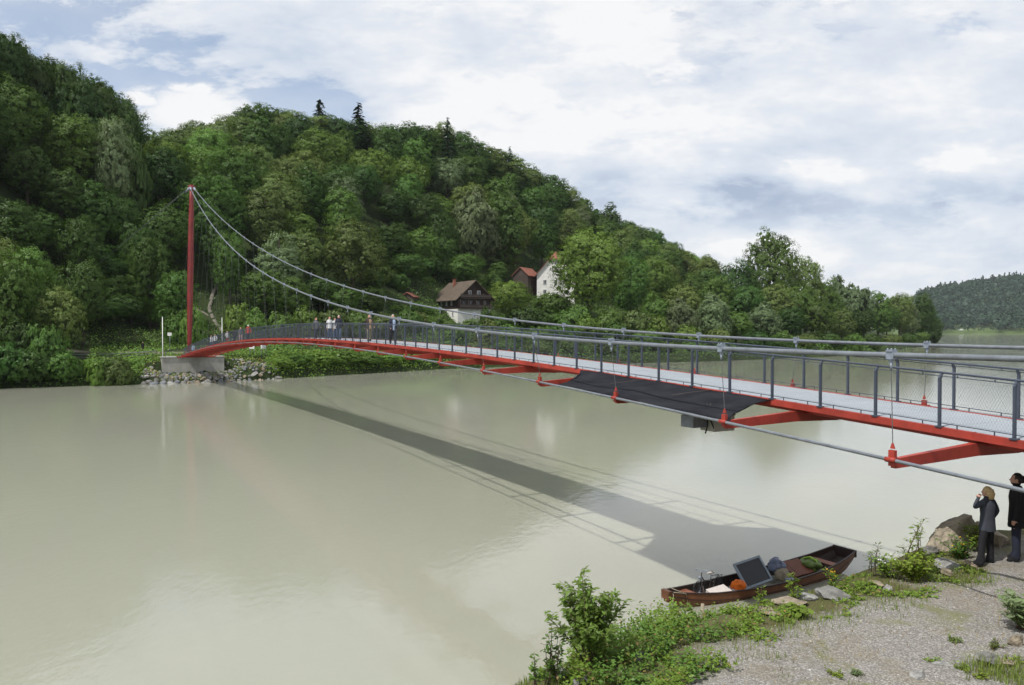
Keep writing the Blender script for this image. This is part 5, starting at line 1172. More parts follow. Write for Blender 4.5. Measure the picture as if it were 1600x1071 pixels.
def build_herbs():
    """low herbs along the rim of the bank: leaves on many small upright shoots"""
    rng = np.random.default_rng(21); P, N, T, S, mi = [], [], [], [], []
    n = 15000; t = rng.random(n); x = rng.uniform(-3, 10, n); y = rng.uniform(7.5, 19, n); sd = rim_dist(x, y)
    wob = np.array([mnoise.noise((a * .8, b * .8, 9.)) for a, b in zip(x, y)]); k = (sd > -1.6) & (sd < np.interp(x, [2, 4.5], [1.9, 1.35]) + wob * .9); x, y, sd = x[k], y[k], sd[k]
    for a, b, s in zip(x, y, sd):
        lush = float(np.interp(a, [0.2, 0.7, 1.3, 2.2, 2.9, 3.6, 4.4, 5.5, 6.4, 7.4, 9], [.25, .45, .75, .95, .8, .45, .22, .14, .14, .28, .16])) * (1 if s < 1.0 else .5)
        c = mnoise.noise((a * 1.3, b * 1.3, 3.))
        if a < 0.15 or (a < 1.2 and c < 0.05): continue
        if c < -0.28 + (0.34 if lush < .4 else 0) or (lush < .4 and s < -.5): continue
        h = lush * (0.30 + .45 * rng.random() + .3 * max(c, 0)) * .85; z0 = nz(a, b); m = int(6 + 16 * h); kind = 0 if c > .05 else 1
        dx, dy = rng.normal(0, .07, 2)
        for j in range(m):
            f = (j + 1) / m; az = rng.uniform(0, 6.283); ls = rng.uniform(.032, .07) * (1.2 - .5 * f); d = np.array([math.cos(az), math.sin(az), rng.normal() * .3])
            P.append(np.array([a + dx * f, b + dy * f, z0 + h * f]) + d * ls * .9); T.append(d); N.append((rng.normal() * .4, rng.normal() * .4 - .1, 1)); S.append(ls); mi.append(kind if rng.random() < .95 else 2)
    o = obj('herbs', leaves_mesh('herbs', np.array(P), np.array(N), np.array(S), [LEAF['herb'], LEAF['fresh'], LEAF['dry']], 1.6, rng, mi=mi, along=np.array(T), fold=.12))
    tag(o, 'leafy wild herbs crowding the rim of the near bank', 'herbs', kind='stuff')
build_herbs()
def build_grass():
    rng = np.random.default_rng(31); A, B2, mi = [], [], []
    def blades(n, xr, yr, cond, hr, mat_i, lean=.35):
        x = rng.uniform(*xr, n); y = rng.uniform(*yr, n); sd = rim_dist(x, y); w = np.array([mnoise.noise((a * .9, b * .9, 13.)) + .5 * mnoise.noise((a * 3, b * 3, 7.)) for a, b in zip(x, y)])
        k = cond(x, y, sd, w); x, y, w = x[k], y[k], w[k]; h = rng.uniform(*hr, len(x)) * (0.7 + .5 * np.clip(w, -.5, 1)); z = nb(x, y) - .01
        az = rng.uniform(0, 6.28, len(x)); l = lean * h * rng.uniform(.3, 1.2, len(x))
        A.append(np.stack([x, y, z], 1)); B2.append(np.stack([x + np.cos(az) * l, y + np.sin(az) * l, z + h], 1)); mi.append(np.full(len(x), mat_i))
    blades(26000, (0, 10), (8, 19), lambda x, y, sd, w: (sd > -1.2) & (sd < 1.7 + w * .8) & (w > -.25), (.05, .2), 0)
    blades(18000, (6, 11), (9, 12.1), lambda x, y, sd, w: ((x - 7.1 + w * 1.2) > 0) & (w > -.15), (.06, .24), 0)
    blades(30000, (2, 14), (9, 18.5), lambda x, y, sd, w: (sd > .8) & (w > .42), (.02, .07), 0, .7)
    blades(16000, (2, 14), (9, 18.5), lambda x, y, sd, w: (sd > .9) & (w < -.42), (.02, .08), 1, .9)
    blades(2500, (2, 14), (9, 18.5), lambda x, y, sd, w: (sd > .8), (.03, .12), 1, .9)
    A_ = np.concatenate(A); B_ = np.concatenate(B2); d = B_ - A_; n = len(A_); w = rng.uniform(.003, .006, n)[:, None]; side = np.stack([-d[:, 1], d[:, 0], np.zeros(n)], 1); side /= np.linalg.norm(side, axis=1)[:, None] + 1e-6
    mid = A_ + d * .55 + np.array([0, 0, 1]) * np.linalg.norm(d, axis=1)[:, None] * .12
    v = np.stack([A_ - side * w, A_ + side * w, mid + side * w * .8, mid - side * w * .8, B_], 1).reshape(-1, 3); b = np.arange(n)[:, None] * 5
    f4 = np.concatenate([b + np.array([[0, 1, 2, 3]])]); f = np.concatenate([np.concatenate([f4[:, [0, 1, 2]], f4[:, [0, 2, 3]]]), b + np.array([[3, 2, 4]])])
    m_ = np.concatenate(mi); o = obj('grass', mesh_np('grass', v, f, [LEAF['grass'], LEAF['dry']], mi=np.concatenate([m_, m_, m_])))
    tag(o, 'grass tufts and dry stalks scattered on the near bank', 'grass', kind='stuff')
build_grass()

# ------------------------------------------------------------------ the boat and what lies in it
bA = Vector((PX(1042, 23.7), 23.7, -.12)); bB = Vector((PX(1322, 27.9), 27.9, -.12)); bL = (bB - bA).length; bRZ = math.atan2((bB - bA).y, (bB - bA).x)
boat = empty('rowing_boat', bA, bRZ); tag(boat, 'long brown wooden river boat moored by the near bank, laden with belongings', 'boat')
BU_ = [0, .25, .8, 1.6, 2.6, 3.8, 5.0, 6.2, 7.2, 7.9, bL]
BW = [.13, .19, .36, .52, .66, .74, .76, .72, .62, .52, .44]      # half width at the gunwale
BT = [.66, .62, .54, .46, .42, .40, .42, .48, .58, .70, .78]      # gunwale height
BB = [.34, .26, .08, -.10, -.15, -.15, -.15, -.13, .0, .25, .44]  # bottom height
def bi(u, arr): return float(np.interp(u, BU_, arr))
us = np.linspace(0, bL, 41)
def hull(inset, top, bot): 
    vs = []
    for u in us:
        w, zt, zb = bi(u, BW) - inset, bi(u, BT) + top, bi(u, BB) + bot; wb = w * 0.74
        vs += [(u, -w, zt), (u, -w * .9 - wb * .1, zt * .62 + zb * .38), (u, -wb, zb), (u, wb, zb), (u, w * .9 + wb * .1, zt * .62 + zb * .38), (u, w, zt)]
    return vs
mb = MB(); n = len(us); vo = hull(0, 0, 0); vi = hull(.035, -.0, .04); vi = [(min(max(a, .05), bL - .05), b, c) for a, b, c in vi]
fs = [(6 * k + a, 6 * k + 6 + a, 6 * k + 7 + a, 6 * k + 1 + a) for k in range(n - 1) for a in range(5)]
mb.add(vo, fs, 0); mb.add(vo[:6], [(0, 1, 2, 3, 4, 5)], 0); mb.add(vo[-6:], [(5, 4, 3, 2, 1, 0)], 0)
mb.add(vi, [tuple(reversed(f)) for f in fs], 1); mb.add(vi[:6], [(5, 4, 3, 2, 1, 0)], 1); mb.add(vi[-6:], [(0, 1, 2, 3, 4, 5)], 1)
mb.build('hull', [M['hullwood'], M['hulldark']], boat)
for s in (-1, 1):
    mb = MB(); mb.tube([(u, s * (bi(u, BW) - .015), bi(u, BT) + .012) for u in us], .036, 6, squash=.7); mb.build('gunwale', M['hulldark'], boat)
for s in (-1, 1):
    mb = MB(); mb.tube([(u, s * (bi(u, BW) * .955 + .012), bi(u, BT) * .62 + bi(u, BB) * .38) for u in us], .012, 5); mb.build('strake', M['hulldark'], boat)
mb = MB(); mb.box((0.02, 0, .56), (.12, .34, .26)); mb.build('bow_block', M['hullwood'], boat)
mb = MB(); mb.box((bL, 0, .70), (.07, .92, .24)); mb.build('transom', M['hulldark'], boat)
for u, m in ((.95, 'bench'), (7.15, 'bench')):
    mb = MB(); mb.box((u, 0, bi(u, BT) - .09), (.34, bi(u, BW) * 2 - .08, .035)); mb.build('bench', M[m], boat)
for u in (2.0, 3.3, 4.6, 6.0):
    mb = MB(); w, zt, zb = bi(u, BW) - .045, bi(u, BT) - .03, bi(u, BB) + .06
    mb.tube([(u, -w, zt), (u, -w * .76, zb), (u, w * .76, zb), (u, w, zt)], .025, 5); mb.build('rib', M['hulldark'], boat)
mb = MB(); mb.tube([(.12, -.2, .66), (.5, -.31, .60), (.55, -.36, .3), (.42, -.34, -.02)], .012, 5); mb.tube([(.1, .1, .68), (.12, -.19, .6), (.1, -.2, .25), (-.05, -.22, .0)], .012, 5); mb.tube([(.4, .30, .62), (.45, -.3, .61)], .014, 5); mb.build('mooring_rope', M['sack'], boat)
def inboat(u, v, z): return Vector(bA) + Vector((math.cos(bRZ) * u - math.sin(bRZ) * v, math.sin(bRZ) * u + math.cos(bRZ) * v, z))
# bicycle lying among the cargo
bk = empty('bicycle', inboat(1.5, .12, -.02), bRZ + .35); bk.rotation_euler = (R(-8), R(4), bRZ + .18); tag(bk, 'old black bicycle standing among boxes in the front of the boat', 'bicycle')
def wheel(x):
    mb = MB(); mb.tube([(x + .31 * math.cos(t), 0, .33 + .31 * math.sin(t)) for t in np.linspace(0, 2 * math.pi, 25)], .02, 6, caps=False); w = mb.build('wheel', M['rubber'], bk)
    A, B2 = [], []
    for t in np.linspace(0, 2 * math.pi, 19)[:-1]: A.append((x, 0.02, .33)); B2.append((x + .3 * math.cos(t), 0, .33 + .3 * math.sin(t)))
    obj('spokes', segs_mesh('spokes', A, B2, .0022, M['clamp']), w); mb = MB(); mb.tube([(x, -.05, .33), (x, .05, .33)], .022, 8); mb.build('hub', M['clamp'], w)
    mb = MB(); mb.tube([(x + .355 * math.cos(t), 0, .33 + .355 * math.sin(t)) for t in np.linspace(.3, 2.6, 12)], .022, 5, squash=.5); mb.build('mudguard', M['rubber'], bk)
wheel(0); wheel(1.05)
mb = MB(); hd, bbk, sc, rr = (.17, 0, .82), (.5, 0, .3), (.66, 0, .72), (1.05, 0, .33)
for a, b in ((hd, bbk), ((.15, 0, .70), (.62, 0, .60)), (bbk, sc), (bbk, rr), ((.63, 0, .63), rr)): mb.tube([a, b], .016, 6)
mb.tube([(0, .05, .33), (.10, .05, .62), (.12, 0, .66)], .012, 6); mb.tube([(0, -.05, .33), (.10, -.05, .62), (.12, 0, .66)], .012, 6); mb.tube([(.11, 0, .62), (.19, 0, .92)], .018, 6); mb.build('frame', M['rubber'], bk)
mb = MB(); mb.tube([(.34, .30, .97), (.24, .26, 1.0), (.16, .1, 1.0), (.19, 0, .96), (.16, -.1, 1.0), (.24, -.26, 1.0), (.34, -.30, .97)], .012, 6); mb.tube([(.19, 0, .9), (.19, 0, .97)], .015, 6); mb.tube([(.2, .25, .99), (.1, .24, .94)], .006, 4); mb.build('handlebar', M['clamp'], bk)
mb = MB(); mb.ball((.08, 0, .78), (.06, .055, .055), 8, 6); mb.build('headlamp', M['clamp'], bk)
mb = MB(); mb.ball((.70, 0, .86), (.13, .075, .035), 10, 6); mb.ball((.58, 0, .86), (.11, .035, .028), 8, 5); mb.build('saddle', M['boxwhite'], bk); mb = MB(); mb.tube([(.64, 0, .68), (.68, 0, .85)], .013, 6); mb.build('seat_post', M['clamp'], bk)
mb = MB(); mb.tube([(.8, .07, .74), (1.2, .07, .74)], .01, 5); mb.tube([(.8, -.07, .74), (1.2, -.07, .74)], .01, 5); mb.tube([(1.15, .07, .74), (1.05, .06, .34)], .01, 5); mb.tube([(1.15, -.07, .74), (1.05, -.06, .34)], .01, 5); mb.build('luggage_rack', M['rubber'], bk)
# cargo
mb = MB(); mb.box((0, 0, .17), (.72, .46, .34), taper=.93); mb.box((0, 0, .345), (.70, .45, .02), taper=.9)
tag(mb.build('carton', M['boxwhite'], None), 'pale carton lying beside the bicycle in the boat', 'box'); o = bpy.data.objects['carton']; o.location = inboat(1.95, -.22, .12); o.rotation_euler = (R(12), R(-6), bRZ - .1)
t = empty('tub', inboat(2.72, -.28, .10), bRZ); tag(t, 'round white plastic tub under the orange cloth in the boat', 'tub')
mb = MB(); mb.tube([(0, 0, 0), (0, 0, .26)], [.20, .26], 14); mb.build('bowl', M['white'], t); mb = MB(); mb.tube([(.265 * math.cos(a), .265 * math.sin(a), .26) for a in np.linspace(0, 6.283, 17)], .014, 5, caps=False); mb.build('rim', M['white'], t)
def crumple(name, mname, rad, seed, amp=.25, sq=.8):
    bm = bmesh.new(); bmesh.ops.create_icosphere(bm, subdivisions=4, radius=1); o3 = Vector((seed, seed * 2, 0))
    for v in bm.verts: v.co *= 1 + amp * mnoise.noise(v.co * 1.7 + o3) + amp * .5 * abs(mnoise.noise(v.co * 4 + o3)); v.co.z *= sq
    me = bpy.data.meshes.new(name); bm.to_mesh(me); bm.free(); me.materials.append(M[mname]); me.polygons.foreach_set('use_smooth', [True] * len(me.polygons)); me.transform(Matrix.Scale(rad, 4)); return me
tag(obj('cloth_bundle', crumple('cloth_bundle', 'orange', .22, 3, .35, .7), None, inboat(2.75, -.26, .46)), 'bright orange cloth bundle heaped on the white tub', 'cloth')
pf = empty('framed_panel', inboat(3.95, -.05, .22), bRZ - .12); pf.rotation_euler = (R(-38), R(-6), bRZ - .02); tag(pf, 'large dark framed panel leaning upright in the middle of the boat', 'panel')
mb = MB(); mb.box((0, 0, .42), (1.04, .03, .80)); mb.build('screen', M['panel'], pf)
mb = MB()
for q in ((0, .03, 1.18, .07), (0, .84, 1.18, .07)): mb.box((q[0], -.005, q[1]), (q[2], .07, q[3]))
for q in (-.56, .56): mb.box((q, -.005, .435), (.07, .07, .74))
mb.build('frame', M['frame'], pf)
tag(obj('sack', crumple('sack', 'sack', .24, 8, .3, .85), None, inboat(4.98, -.10, .38)), 'beige stuffed sack between dark panel and rust board', 'sack')
tag(obj('plastic_bag', crumple('plastic_bag', 'bluebag', .25, 12, .45, 1.0), None, inboat(5.08, .28, .58)), 'crumpled blue-grey plastic bag behind the beige sack', 'bag')
mb = MB(); mb.tube([(0, 0, 0), (0, 0, .22)], [.12, .15], 12); tag(mb.build('bucket', M['frame'], None, inboat(4.95, -.40, .15)), 'small pale bucket at the foot of the beige sack', 'bucket')
mb = MB()
for k in range(6): mb.box((-.5 + .2 * k, 0, .03 * math.sin(k)), (.19, .72, .09))
o = mb.build('crate', M['rustcloth'], None, inboat(5.65, -.02, .47)); o.rotation_euler = (R(24), R(-3), bRZ + .05); tag(o, 'rust brown slatted crate cover lying across the boat', 'crate')
gb = empty('rucksack', inboat(6.5, .05, .46), bRZ); tag(gb, 'dark green bag with lime stripes near the boat stern', 'bag'); obj('bag', crumple('bag', 'greenbag', .36, 21, .3, .62), gb); mb = MB(); mb.tube([(.1, -.3, -.05), (.05, -.2, .2), (.0, 0, .27), (-.05, .2, .2)], .05, 6, squash=.5); mb.tube([(.28, -.22, 0), (.24, -.1, .18), (.2, .1, .2)], .04, 6, squash=.5); mb.build('strap', M['limebag'], gb)
mb = MB(); mb.tube([(0, 0, -.5), (.01, 0, .45)], [.055, .05], 9); tag(mb.build('mooring_post', M['sack'], None, (PX(1099, 23.0), 23.0, -.05)), 'short pale wooden mooring post in front of the boat bow', 'post')

# ------------------------------------------------------------------ people
def person(label, loc, face, h, cols, pose, hair=None, hair_len=0.0, female=False, hat=None, vox=0.016, bag=None):
    """one continuous body grown over a posed skeleton; cols: top, legs, shoes, front (or None)"""
    s = h / 1.75; wd = .92 if female else 1.0
    q = dict(pose); lean = q.get('lean', 0.0)
    J = {'pel': Vector((0, 0, .93)), 'wai': Vector((0, lean * .3, 1.10)), 'che': Vector((0, lean * .7, 1.31)), 'nek': Vector((0, lean, 1.49)), 'hed': Vector((q.get('hx', 0), lean * 1.05 - .015 + q.get('hy', 0), 1.615)), 'top': Vector((q.get('hx', 0), lean * 1.05 + .0 + q.get('hy', 0), 1.69))}
    for sd, nm in ((-1, 'R'), (1, 'L')):
        J['sh' + nm] = Vector((sd * .175 * wd, lean, 1.42)); J['el' + nm] = J['sh' + nm] + Vector(q.get('ua' + nm, (sd * .07, .02, -.28))); J['wr' + nm] = J['el' + nm] + Vector(q.get('fa' + nm, (sd * .01, -.06, -.25)))
        J['hip' + nm] = Vector((sd * .092, 0, .90)); k = q.get('kn' + nm, (sd * .01, -.01, -.43)); f = q.get('an' + nm, (0, .01, -.41)); J['kn' + nm] = J['hip' + nm] + Vector(k); J['an' + nm] = J['kn' + nm] + Vector(f)
        low = J['an' + nm].z; J['toe' + nm] = J['an' + nm] + Vector((sd * .03, -.17, -.055)); J['hee' + nm] = J['an' + nm] + Vector((0, .05, -.05))
        d = (J['wr' + nm] - J['el' + nm]).normalized(); J['ha' + nm] = J['wr' + nm] + d * .085
    rad = {'pel': (.165, .12), 'wai': (.145 * wd, .11), 'che': (.175 * wd, .125), 'nek': (.062, .062), 'hed': (.080, .098), 'top': (.070, .085), 'sh': (.078, .08), 'el': (.056, .056), 'wr': (.038, .034), 'ha': (.042, .024), 'hip': (.105, .11), 'kn': (.084, .09), 'an': (.068, .074), 'toe': (.042, .035), 'hee': (.04, .04)}
    ed = [('pel', 'wai'), ('wai', 'che'), ('che', 'nek'), ('nek', 'hed'), ('hed', 'top')]; zone = {('nek', 'hed'): 3, ('hed', 'top'): 3}
    for nm in 'RL':
        ed += [('che', 'sh' + nm), ('sh' + nm, 'el' + nm), ('el' + nm, 'wr' + nm), ('wr' + nm, 'ha' + nm), ('pel', 'hip' + nm), ('hip' + nm, 'kn' + nm), ('kn' + nm, 'an' + nm), ('an' + nm, 'toe' + nm), ('an' + nm, 'hee' + nm)]
        zone[('wr' + nm, 'ha' + nm)] = 3
        for e in (('hip' + nm, 'kn' + nm), ('kn' + nm, 'an' + nm), ('pel', 'hip' + nm)): zone[e] = 1
        for e in (('an' + nm, 'toe' + nm), ('an' + nm, 'hee' + nm)): zone[e] = 2
    names = list(J); me = bpy.data.meshes.new('skeleton'); me.from_pydata([J[k] * 1.0 for k in names], [(names.index(a), names.index(b)) for a, b in ed], [])
    o = bpy.data.objects.new('skeleton', me); C.objects.link(o)
    sk = o.modifiers.new('skin', 'SKIN'); lay = me.skin_vertices[0].data
    for k, nme in enumerate(names):
        key = nme if nme in rad else nme[:-1]; lay[k].radius = rad[key]; lay[k].use_root = (nme == 'pel')
    sub = o.modifiers.new('sub', 'SUBSURF'); sub.levels = 2; sub.render_levels = 2
    dg = bpy.context.evaluated_depsgraph_get(); grown = bpy.data.meshes.new_from_object(o.evaluated_get(dg)); bpy.data.objects.remove(o)
    bm = bmesh.new(); bm.from_mesh(grown); bmesh.ops.holes_fill(bm, edges=[e for e in bm.edges if e.is_boundary], sides=0); bmesh.ops.recalc_face_normals(bm, faces=bm.faces); bm.to_mesh(grown); bm.free()
    xb = MB(); xb.v = [tuple(v.co) for v in grown.vertices]; xb.f = [tuple(p.vertices) for p in grown.polygons]; xb.m = [0] * len(xb.f); xb.sm = [True] * len(xb.f)
    hc = J['hed']; bones = [(J[a], J[b], zone.get((a, b), 0)) for a, b in ed]
    xb.ball(hc + Vector((0, .0, .01)), (.079, .098, .118), 14, 10); xb.ball(hc + Vector((0, -.045, -.06)), (.05, .055, .055), 10, 7)
    xb.tube([hc + Vector((0, -.092, .025)), hc + Vector((0, -.118, -.02)), hc + Vector((0, -.095, -.032))], [.010, .017, .012], 6)
    xb.tube([hc + Vector((-.024, -.092, -.062)), hc + Vector((0, -.1, -.060)), hc + Vector((.024, -.092, -.062))], .009, 5)
    for sd in (-1, 1): xb.ball(hc + Vector((sd * .082, .01, -.005)), (.014, .026, .036), 8, 6); xb.ball(hc + Vector((sd * .032, -.086, .022)), (.014, .010, .010), 6, 5)
    for nm, sd in (('R', -1), ('L', 1)):                        # palm, four fingers and a thumb
        w, p = J['wr' + nm], J['ha' + nm]; d = (p - w).normalized(); side = d.cross(Vector((sd, 0.2, 0.1))).normalized(); nrm = side.cross(d).normalized()
        curl = q.get('curl', .5); xb.ball(w.lerp(p, .6), (.03, .03, .045), 8, 6, 0, Matrix((nrm, side, d)).transposed())
        for fi_, (ofs, ln) in enumerate(((-.028, .07), (-.010, .08), (.009, .075), (.027, .058))):
            b0 = w.lerp(p, .75) + side * ofs; d2 = (d + nrm * curl * -sd * .5).normalized(); d3 = (d + nrm * curl * -sd * 1.5).normalized(); xb.tube([b0, b0 + d * ln * .4, b0 + d * ln * .4 + d2 * ln * .35, b0 + d * ln * .4 + d2 * ln * .35 + d3 * ln * .35], [.0105, .010, .009, .007], 6)
        b0 = w.lerp(p, .35) - side * .028; xb.tube([b0, b0 - side * .03 + d * .025, b0 - side * .036 + d * .058], [.012, .011, .008], 6); bones += [(p, p + d * .09, 3)]
    o = bpy.data.objects.new('tmp', xb.mesh('tmp', M['skin'])); C.objects.link(o); rm = o.modifiers.new('r', 'REMESH'); rm.mode = 'VOXEL'; rm.voxel_size = vox; rm.use_smooth_shade = True
    sm = o.modifiers.new('s', 'SMOOTH'); sm.factor = .4; sm.iterations = 2
    dg = bpy.context.evaluated_depsgraph_get(); body = bpy.data.meshes.new_from_object(o.evaluated_get(dg)); bpy.data.objects.remove(o); body.name = 'person_body'
    body.materials.clear()
    for m in (cols[0], cols[1], cols[2], M['skin'], cols[3] or cols[0]): body.materials.append(m)
    nf = len(body.polygons); cen = np.zeros(nf * 3, np.float32); body.polygons.foreach_get('center', cen); cen = cen.reshape(-1, 3)
    best = np.full(nf, 1e9); zz = np.zeros(nf, int)
    for a, b, zn in bones:
        a, b = np.array(a), np.array(b); ab = b - a; t = np.clip(((cen - a) @ ab) / (ab @ ab), 0, 1); dd = np.linalg.norm(cen - a - t[:, None] * ab, axis=1) - (.02 if zn == 0 else 0)
        u = dd < best; best = np.where(u, dd, best); zz = np.where(u, zn, zz)
    jack = q.get('hem', .84); low = (zz == 1) & (cen[:, 2] > jack) & (np.abs(cen[:, 0]) < .24); zz[low] = 0
    if cols[3] is not None: zz[(zz == 0) & (np.abs(cen[:, 0]) < .07) & (cen[:, 1] < lean - .05) & (cen[:, 2] > jack + .03) & (cen[:, 2] < 1.5)] = 4
    body.polygons.foreach_set('material_index', zz.astype(np.int32)); body.polygons.foreach_set('use_smooth', np.ones(nf, bool))
    zmin = min(v.co.z for v in body.vertices)
    r = empty('person', loc, face); tag(r, label, 'person'); r.scale = (s,) * 3
    obj('body', body, r, (0, 0, -zmin))
    if q.get('jacket', True):
        rings = [(jack - .02, .205 * wd, .160, 0), (jack + .01, .207 * wd, .160, 0), (.98, .186 * wd, .146, 0), (1.12, .172 * wd, .138, .35), (1.28, .196 * wd, .150, .7), (1.38, .190 * wd, .135, .88), (1.445, .125 * wd, .100, 1), (1.50, .072, .074, 1)]
        mb = MB(); sg = 20; vs2 = [(rx * math.cos(2 * math.pi * a / sg), lean * f + ry * math.sin(2 * math.pi * a / sg) + .006 * math.sin(a * 2.5), z) for z, rx, ry, f in rings for a in range(sg)]
        for b in range(len(rings) - 1):
            for a in range(sg):
                open_ = cols[3] is not None and abs(a - sg * .75) < 1.6 and b < 6
                mb.add([], []); mb.f.append((b * sg + a, b * sg + (a + 1) % sg, (b + 1) * sg + (a + 1) % sg, (b + 1) * sg + a)); mb.m.append(1 if open_ else 0); mb.sm.append(True)
        mb.v = vs2; obj('jacket' if cols[0].name[6:] not in ('white', 'red') else 'shirt', mb.mesh('jacket', [cols[0], cols[3] or cols[0]]), r, (0, 0, -zmin))
    if hair:
        mb = MB(); hh = hc + Vector((0, .018, .03)); mb.ball(hh, (.090, .102, .112), 14, 10)
        if hair_len: mb.tube([hh + Vector((0, .03, .04)), hh + Vector((0, .055, -.06)), hh + Vector((0, .06, -.07 - hair_len))], [.09, .105, .075], 12, squash=.8)
        hm = mb.mesh('hair', hair); bm = bmesh.new(); bm.from_mesh(hm)                 # cut the face free
        bmesh.ops.delete(bm, geom=[v for v in bm.verts if (v.co.y < hc.y - .045 and v.co.z < hc.z + .065)], context='VERTS'); bm.to_mesh(hm); bm.free()
        obj('hair', hm, r, (0, 0, -zmin))
    if hat: mb = MB(); mb.ball(hc + Vector((0, .005, .075)), (.098, .112, .075), 12, 7); mb.ball(hc + Vector((0, -.09, .06)), (.07, .08, .012), 10, 5); mb.build('cap', hat, r, (0, 0, -zmin))
    return r
CL = {k: mat('cloth_' + k, c, .85, .18, 6, .1, 30) for k, c in {'slate': (.040, .046, .060), 'black': (.010, .010, .013), 'navy': (.018, .022, .040), 'jeans': (.075, .105, .17), 'white': (.62, .62, .62), 'cream': (.55, .50, .43), 'brown': (.05, .036, .028), 'tan': (.40, .27, .16), 'grey': (.14, .14, .15), 'red': (.42, .05, .035), 'paleblue': (.40, .50, .66), 'khaki': (.22, .19, .12), 'pink': (.42, .28, .26), 'green': (.10, .13, .06)}.items()}
HR = {k: mat('hair_' + k, c, .6, .3, 20) for k, c in {'blond': (.50, .36, .17), 'auburn': (.20, .07, .03), 'dark': (.018, .013, .010), 'grey': (.42, .40, .38), 'brown': (.08, .045, .025)}.items()}
STAND = {}
stepL = dict(knR=(-.01, -.13, -.41), anR=(0, .06, -.40), knL=(.01, .06, -.425), anL=(0, .13, -.385), uaL=(.07, -.10, -.26), faL=(0, -.16, -.19), uaR=(-.07, .12, -.25), faR=(-.01, -.02, -.26))
# the pair on the near bank
x, y = PX(1546, 17.3), 17.3
person('woman with blond hair, grey jacket and black trousers raising a hand, near boulder', (x, y, nz(x, y)), R(-150), 1.70, (CL['slate'], CL['black'], CL['black'], None),
       dict(uaL=(.10, -.16, -.16), faL=(-.152, .005, .197), uaR=(-.15, .05, -.25), faR=(.06, -.10, -.21), knL=(.10, -.02, -.42), anL=(.09, .04, -.40), knR=(-.03, -.02, -.43), anR=(-.02, .03, -.41), hx=.01, hem=.78, curl=.9), HR['blond'], .10, True, vox=.010)
x, y = PX(1592, 17.4), 17.4
person('man in black coat and dark trousers standing at the right picture edge', (x, y, nz(x, y)), R(-125), 1.93, (CL['black'], CL['navy'], CL['black'], None), dict(uaL=(.08, .02, -.28), faL=(0, -.05, -.26), uaR=(-.08, .0, -.28), faR=(.0, -.06, -.25), hem=.70, hx=-.02), HR['dark'], 0.02, vox=.011)
def on_bridge(px, off):
    lo, hi = 0.0, 84.0
    for _ in range(50):
        m = (lo + hi) / 2; p = BP(m, off); lo, hi = (m, hi) if 800 + F * p.x / p.y > px else (lo, m)
    return BP((lo + hi) / 2, off)
toward = math.atan2(BD.y, BD.x) - R(90) + R(180) + R(180)        # facing down the bridge, to the viewer
FW, BK = math.atan2(-BD.x, BD.y), 0
def fc(d): return math.atan2(d.x, -d.y)
TOW, AWAY = fc(-BD), fc(BD)
wk = [stepL, {k.replace('L', '#').replace('R', 'L').replace('#', 'R'): ((-v[0], v[1], v[2])) for k, v in stepL.items()}]
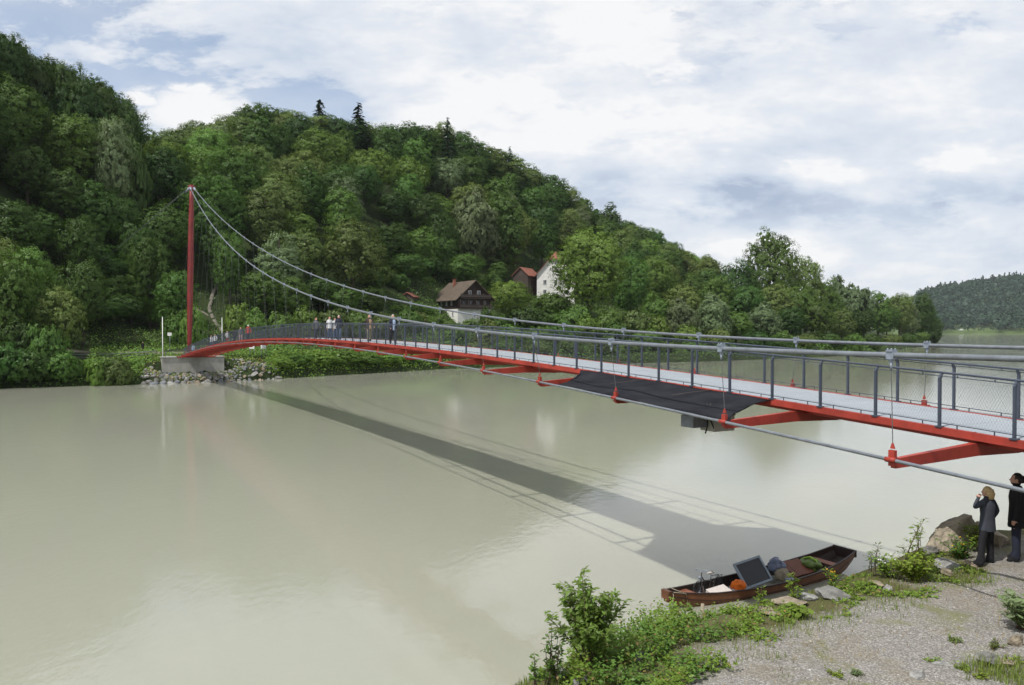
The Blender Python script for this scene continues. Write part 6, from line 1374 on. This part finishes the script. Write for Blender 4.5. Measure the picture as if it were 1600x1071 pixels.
people = [(494, .9, 1.70, TOW + .3, ('grey', 'navy', 'black', None), 'auburn', .14, True, 'woman with auburn hair in a grey jacket walking on the bridge', None),
          (515, .9, 1.70, TOW, ('white', 'jeans', 'black', None), 'brown', .12, True, 'woman in white top and blue jeans on the bridge', None),
          (523, 1.5, 1.62, TOW + .5, ('white', 'jeans', 'black', None), 'dark', .08, True, 'person in white top half hidden behind the man in jeans', None),
          (529.5, .7, 1.80, TOW - .4, ('navy', 'jeans', 'black', None), 'grey', 0, False, 'grey haired man in navy jacket and jeans on the bridge', None),
          (577, 1.0, 1.82, TOW, ('brown', 'khaki', 'black', 'tan'), 'brown', 0, False, 'man in open brown jacket over tan shirt on the bridge', None),
          (614, .55, 1.80, TOW, ('navy', 'black', 'black', 'paleblue'), 'grey', 0, False, 'man in dark suit and pale blue shirt nearest on the bridge', None),
          (388, 1.0, 1.75, TOW, ('red', 'navy', 'black', None), 'dark', 0, False, 'man in red shirt and white cap on the bridge crest', 'white'),
          (376, 1.0, 1.70, TOW, ('grey', 'pink', 'black', None), 'brown', .1, True, 'person in grey top and pinkish trousers left of the red shirt', None),
          (367, 1.4, 1.75, AWAY, ('black', 'black', 'black', None), 'dark', 0, False, 'dark clothed person on the far slope of the bridge', None),
          (355, .8, 1.60, TOW, ('white', 'red', 'black', None), 'brown', .1, True, 'person in white top and red skirt far down the bridge', None),
          (336, 1.0, 1.70, TOW, ('white', 'navy', 'black', None), 'dark', 0, False, 'person in white shirt far down the bridge, right of two', None),
          (330, .9, 1.70, TOW, ('white', 'jeans', 'black', None), 'brown', .1, True, 'person in white shirt far down the bridge, left of two', None),
          (302, 1.2, 1.70, TOW, ('paleblue', 'jeans', 'black', None), 'dark', 0, False, 'person in pale shirt at the far foot of the bridge', None)]
for k, (px, off, hh, fa, cl, hr, hl, fem, lab, hat) in enumerate(people):
    person(lab, on_bridge(px, off), fa, hh, tuple(CL[c] if c else None for c in cl), wk[k % 2] if k not in (1, 2) else {}, HR[hr], hl, fem, CL[hat] if hat else None, vox=.018)
x, y = PX(223, 139), 139
person('dark clothed person on the path left of the red mast', (x, y, gz(x, y) + .05), R(30), 1.75, (CL['black'], CL['brown'], CL['black'], None), wk[0], HR['dark'], 0, False, None, vox=.02)

# ------------------------------------------------------------------ air
def build_haze():
    mb = MB(); mb.box((750, 1570, 110), (4500, 3260, 222.4)); m = bpy.data.materials.new('thin_haze'); m.use_nodes = True; t = NT(m.node_tree); t.n.clear()
    v = t.add('ShaderNodeVolumePrincipled'); v.inputs['Color'].default_value = (0.86, 0.92, 1.0, 1); v.inputs['Density'].default_value = 0.00005; v.inputs['Anisotropy'].default_value = 0.0
    o_ = t.add('ShaderNodeOutputMaterial'); t.l.new(v.outputs[0], o_.inputs['Volume'])
    o = mb.build('haze', m); o['kind'] = 'stuff'
build_haze()
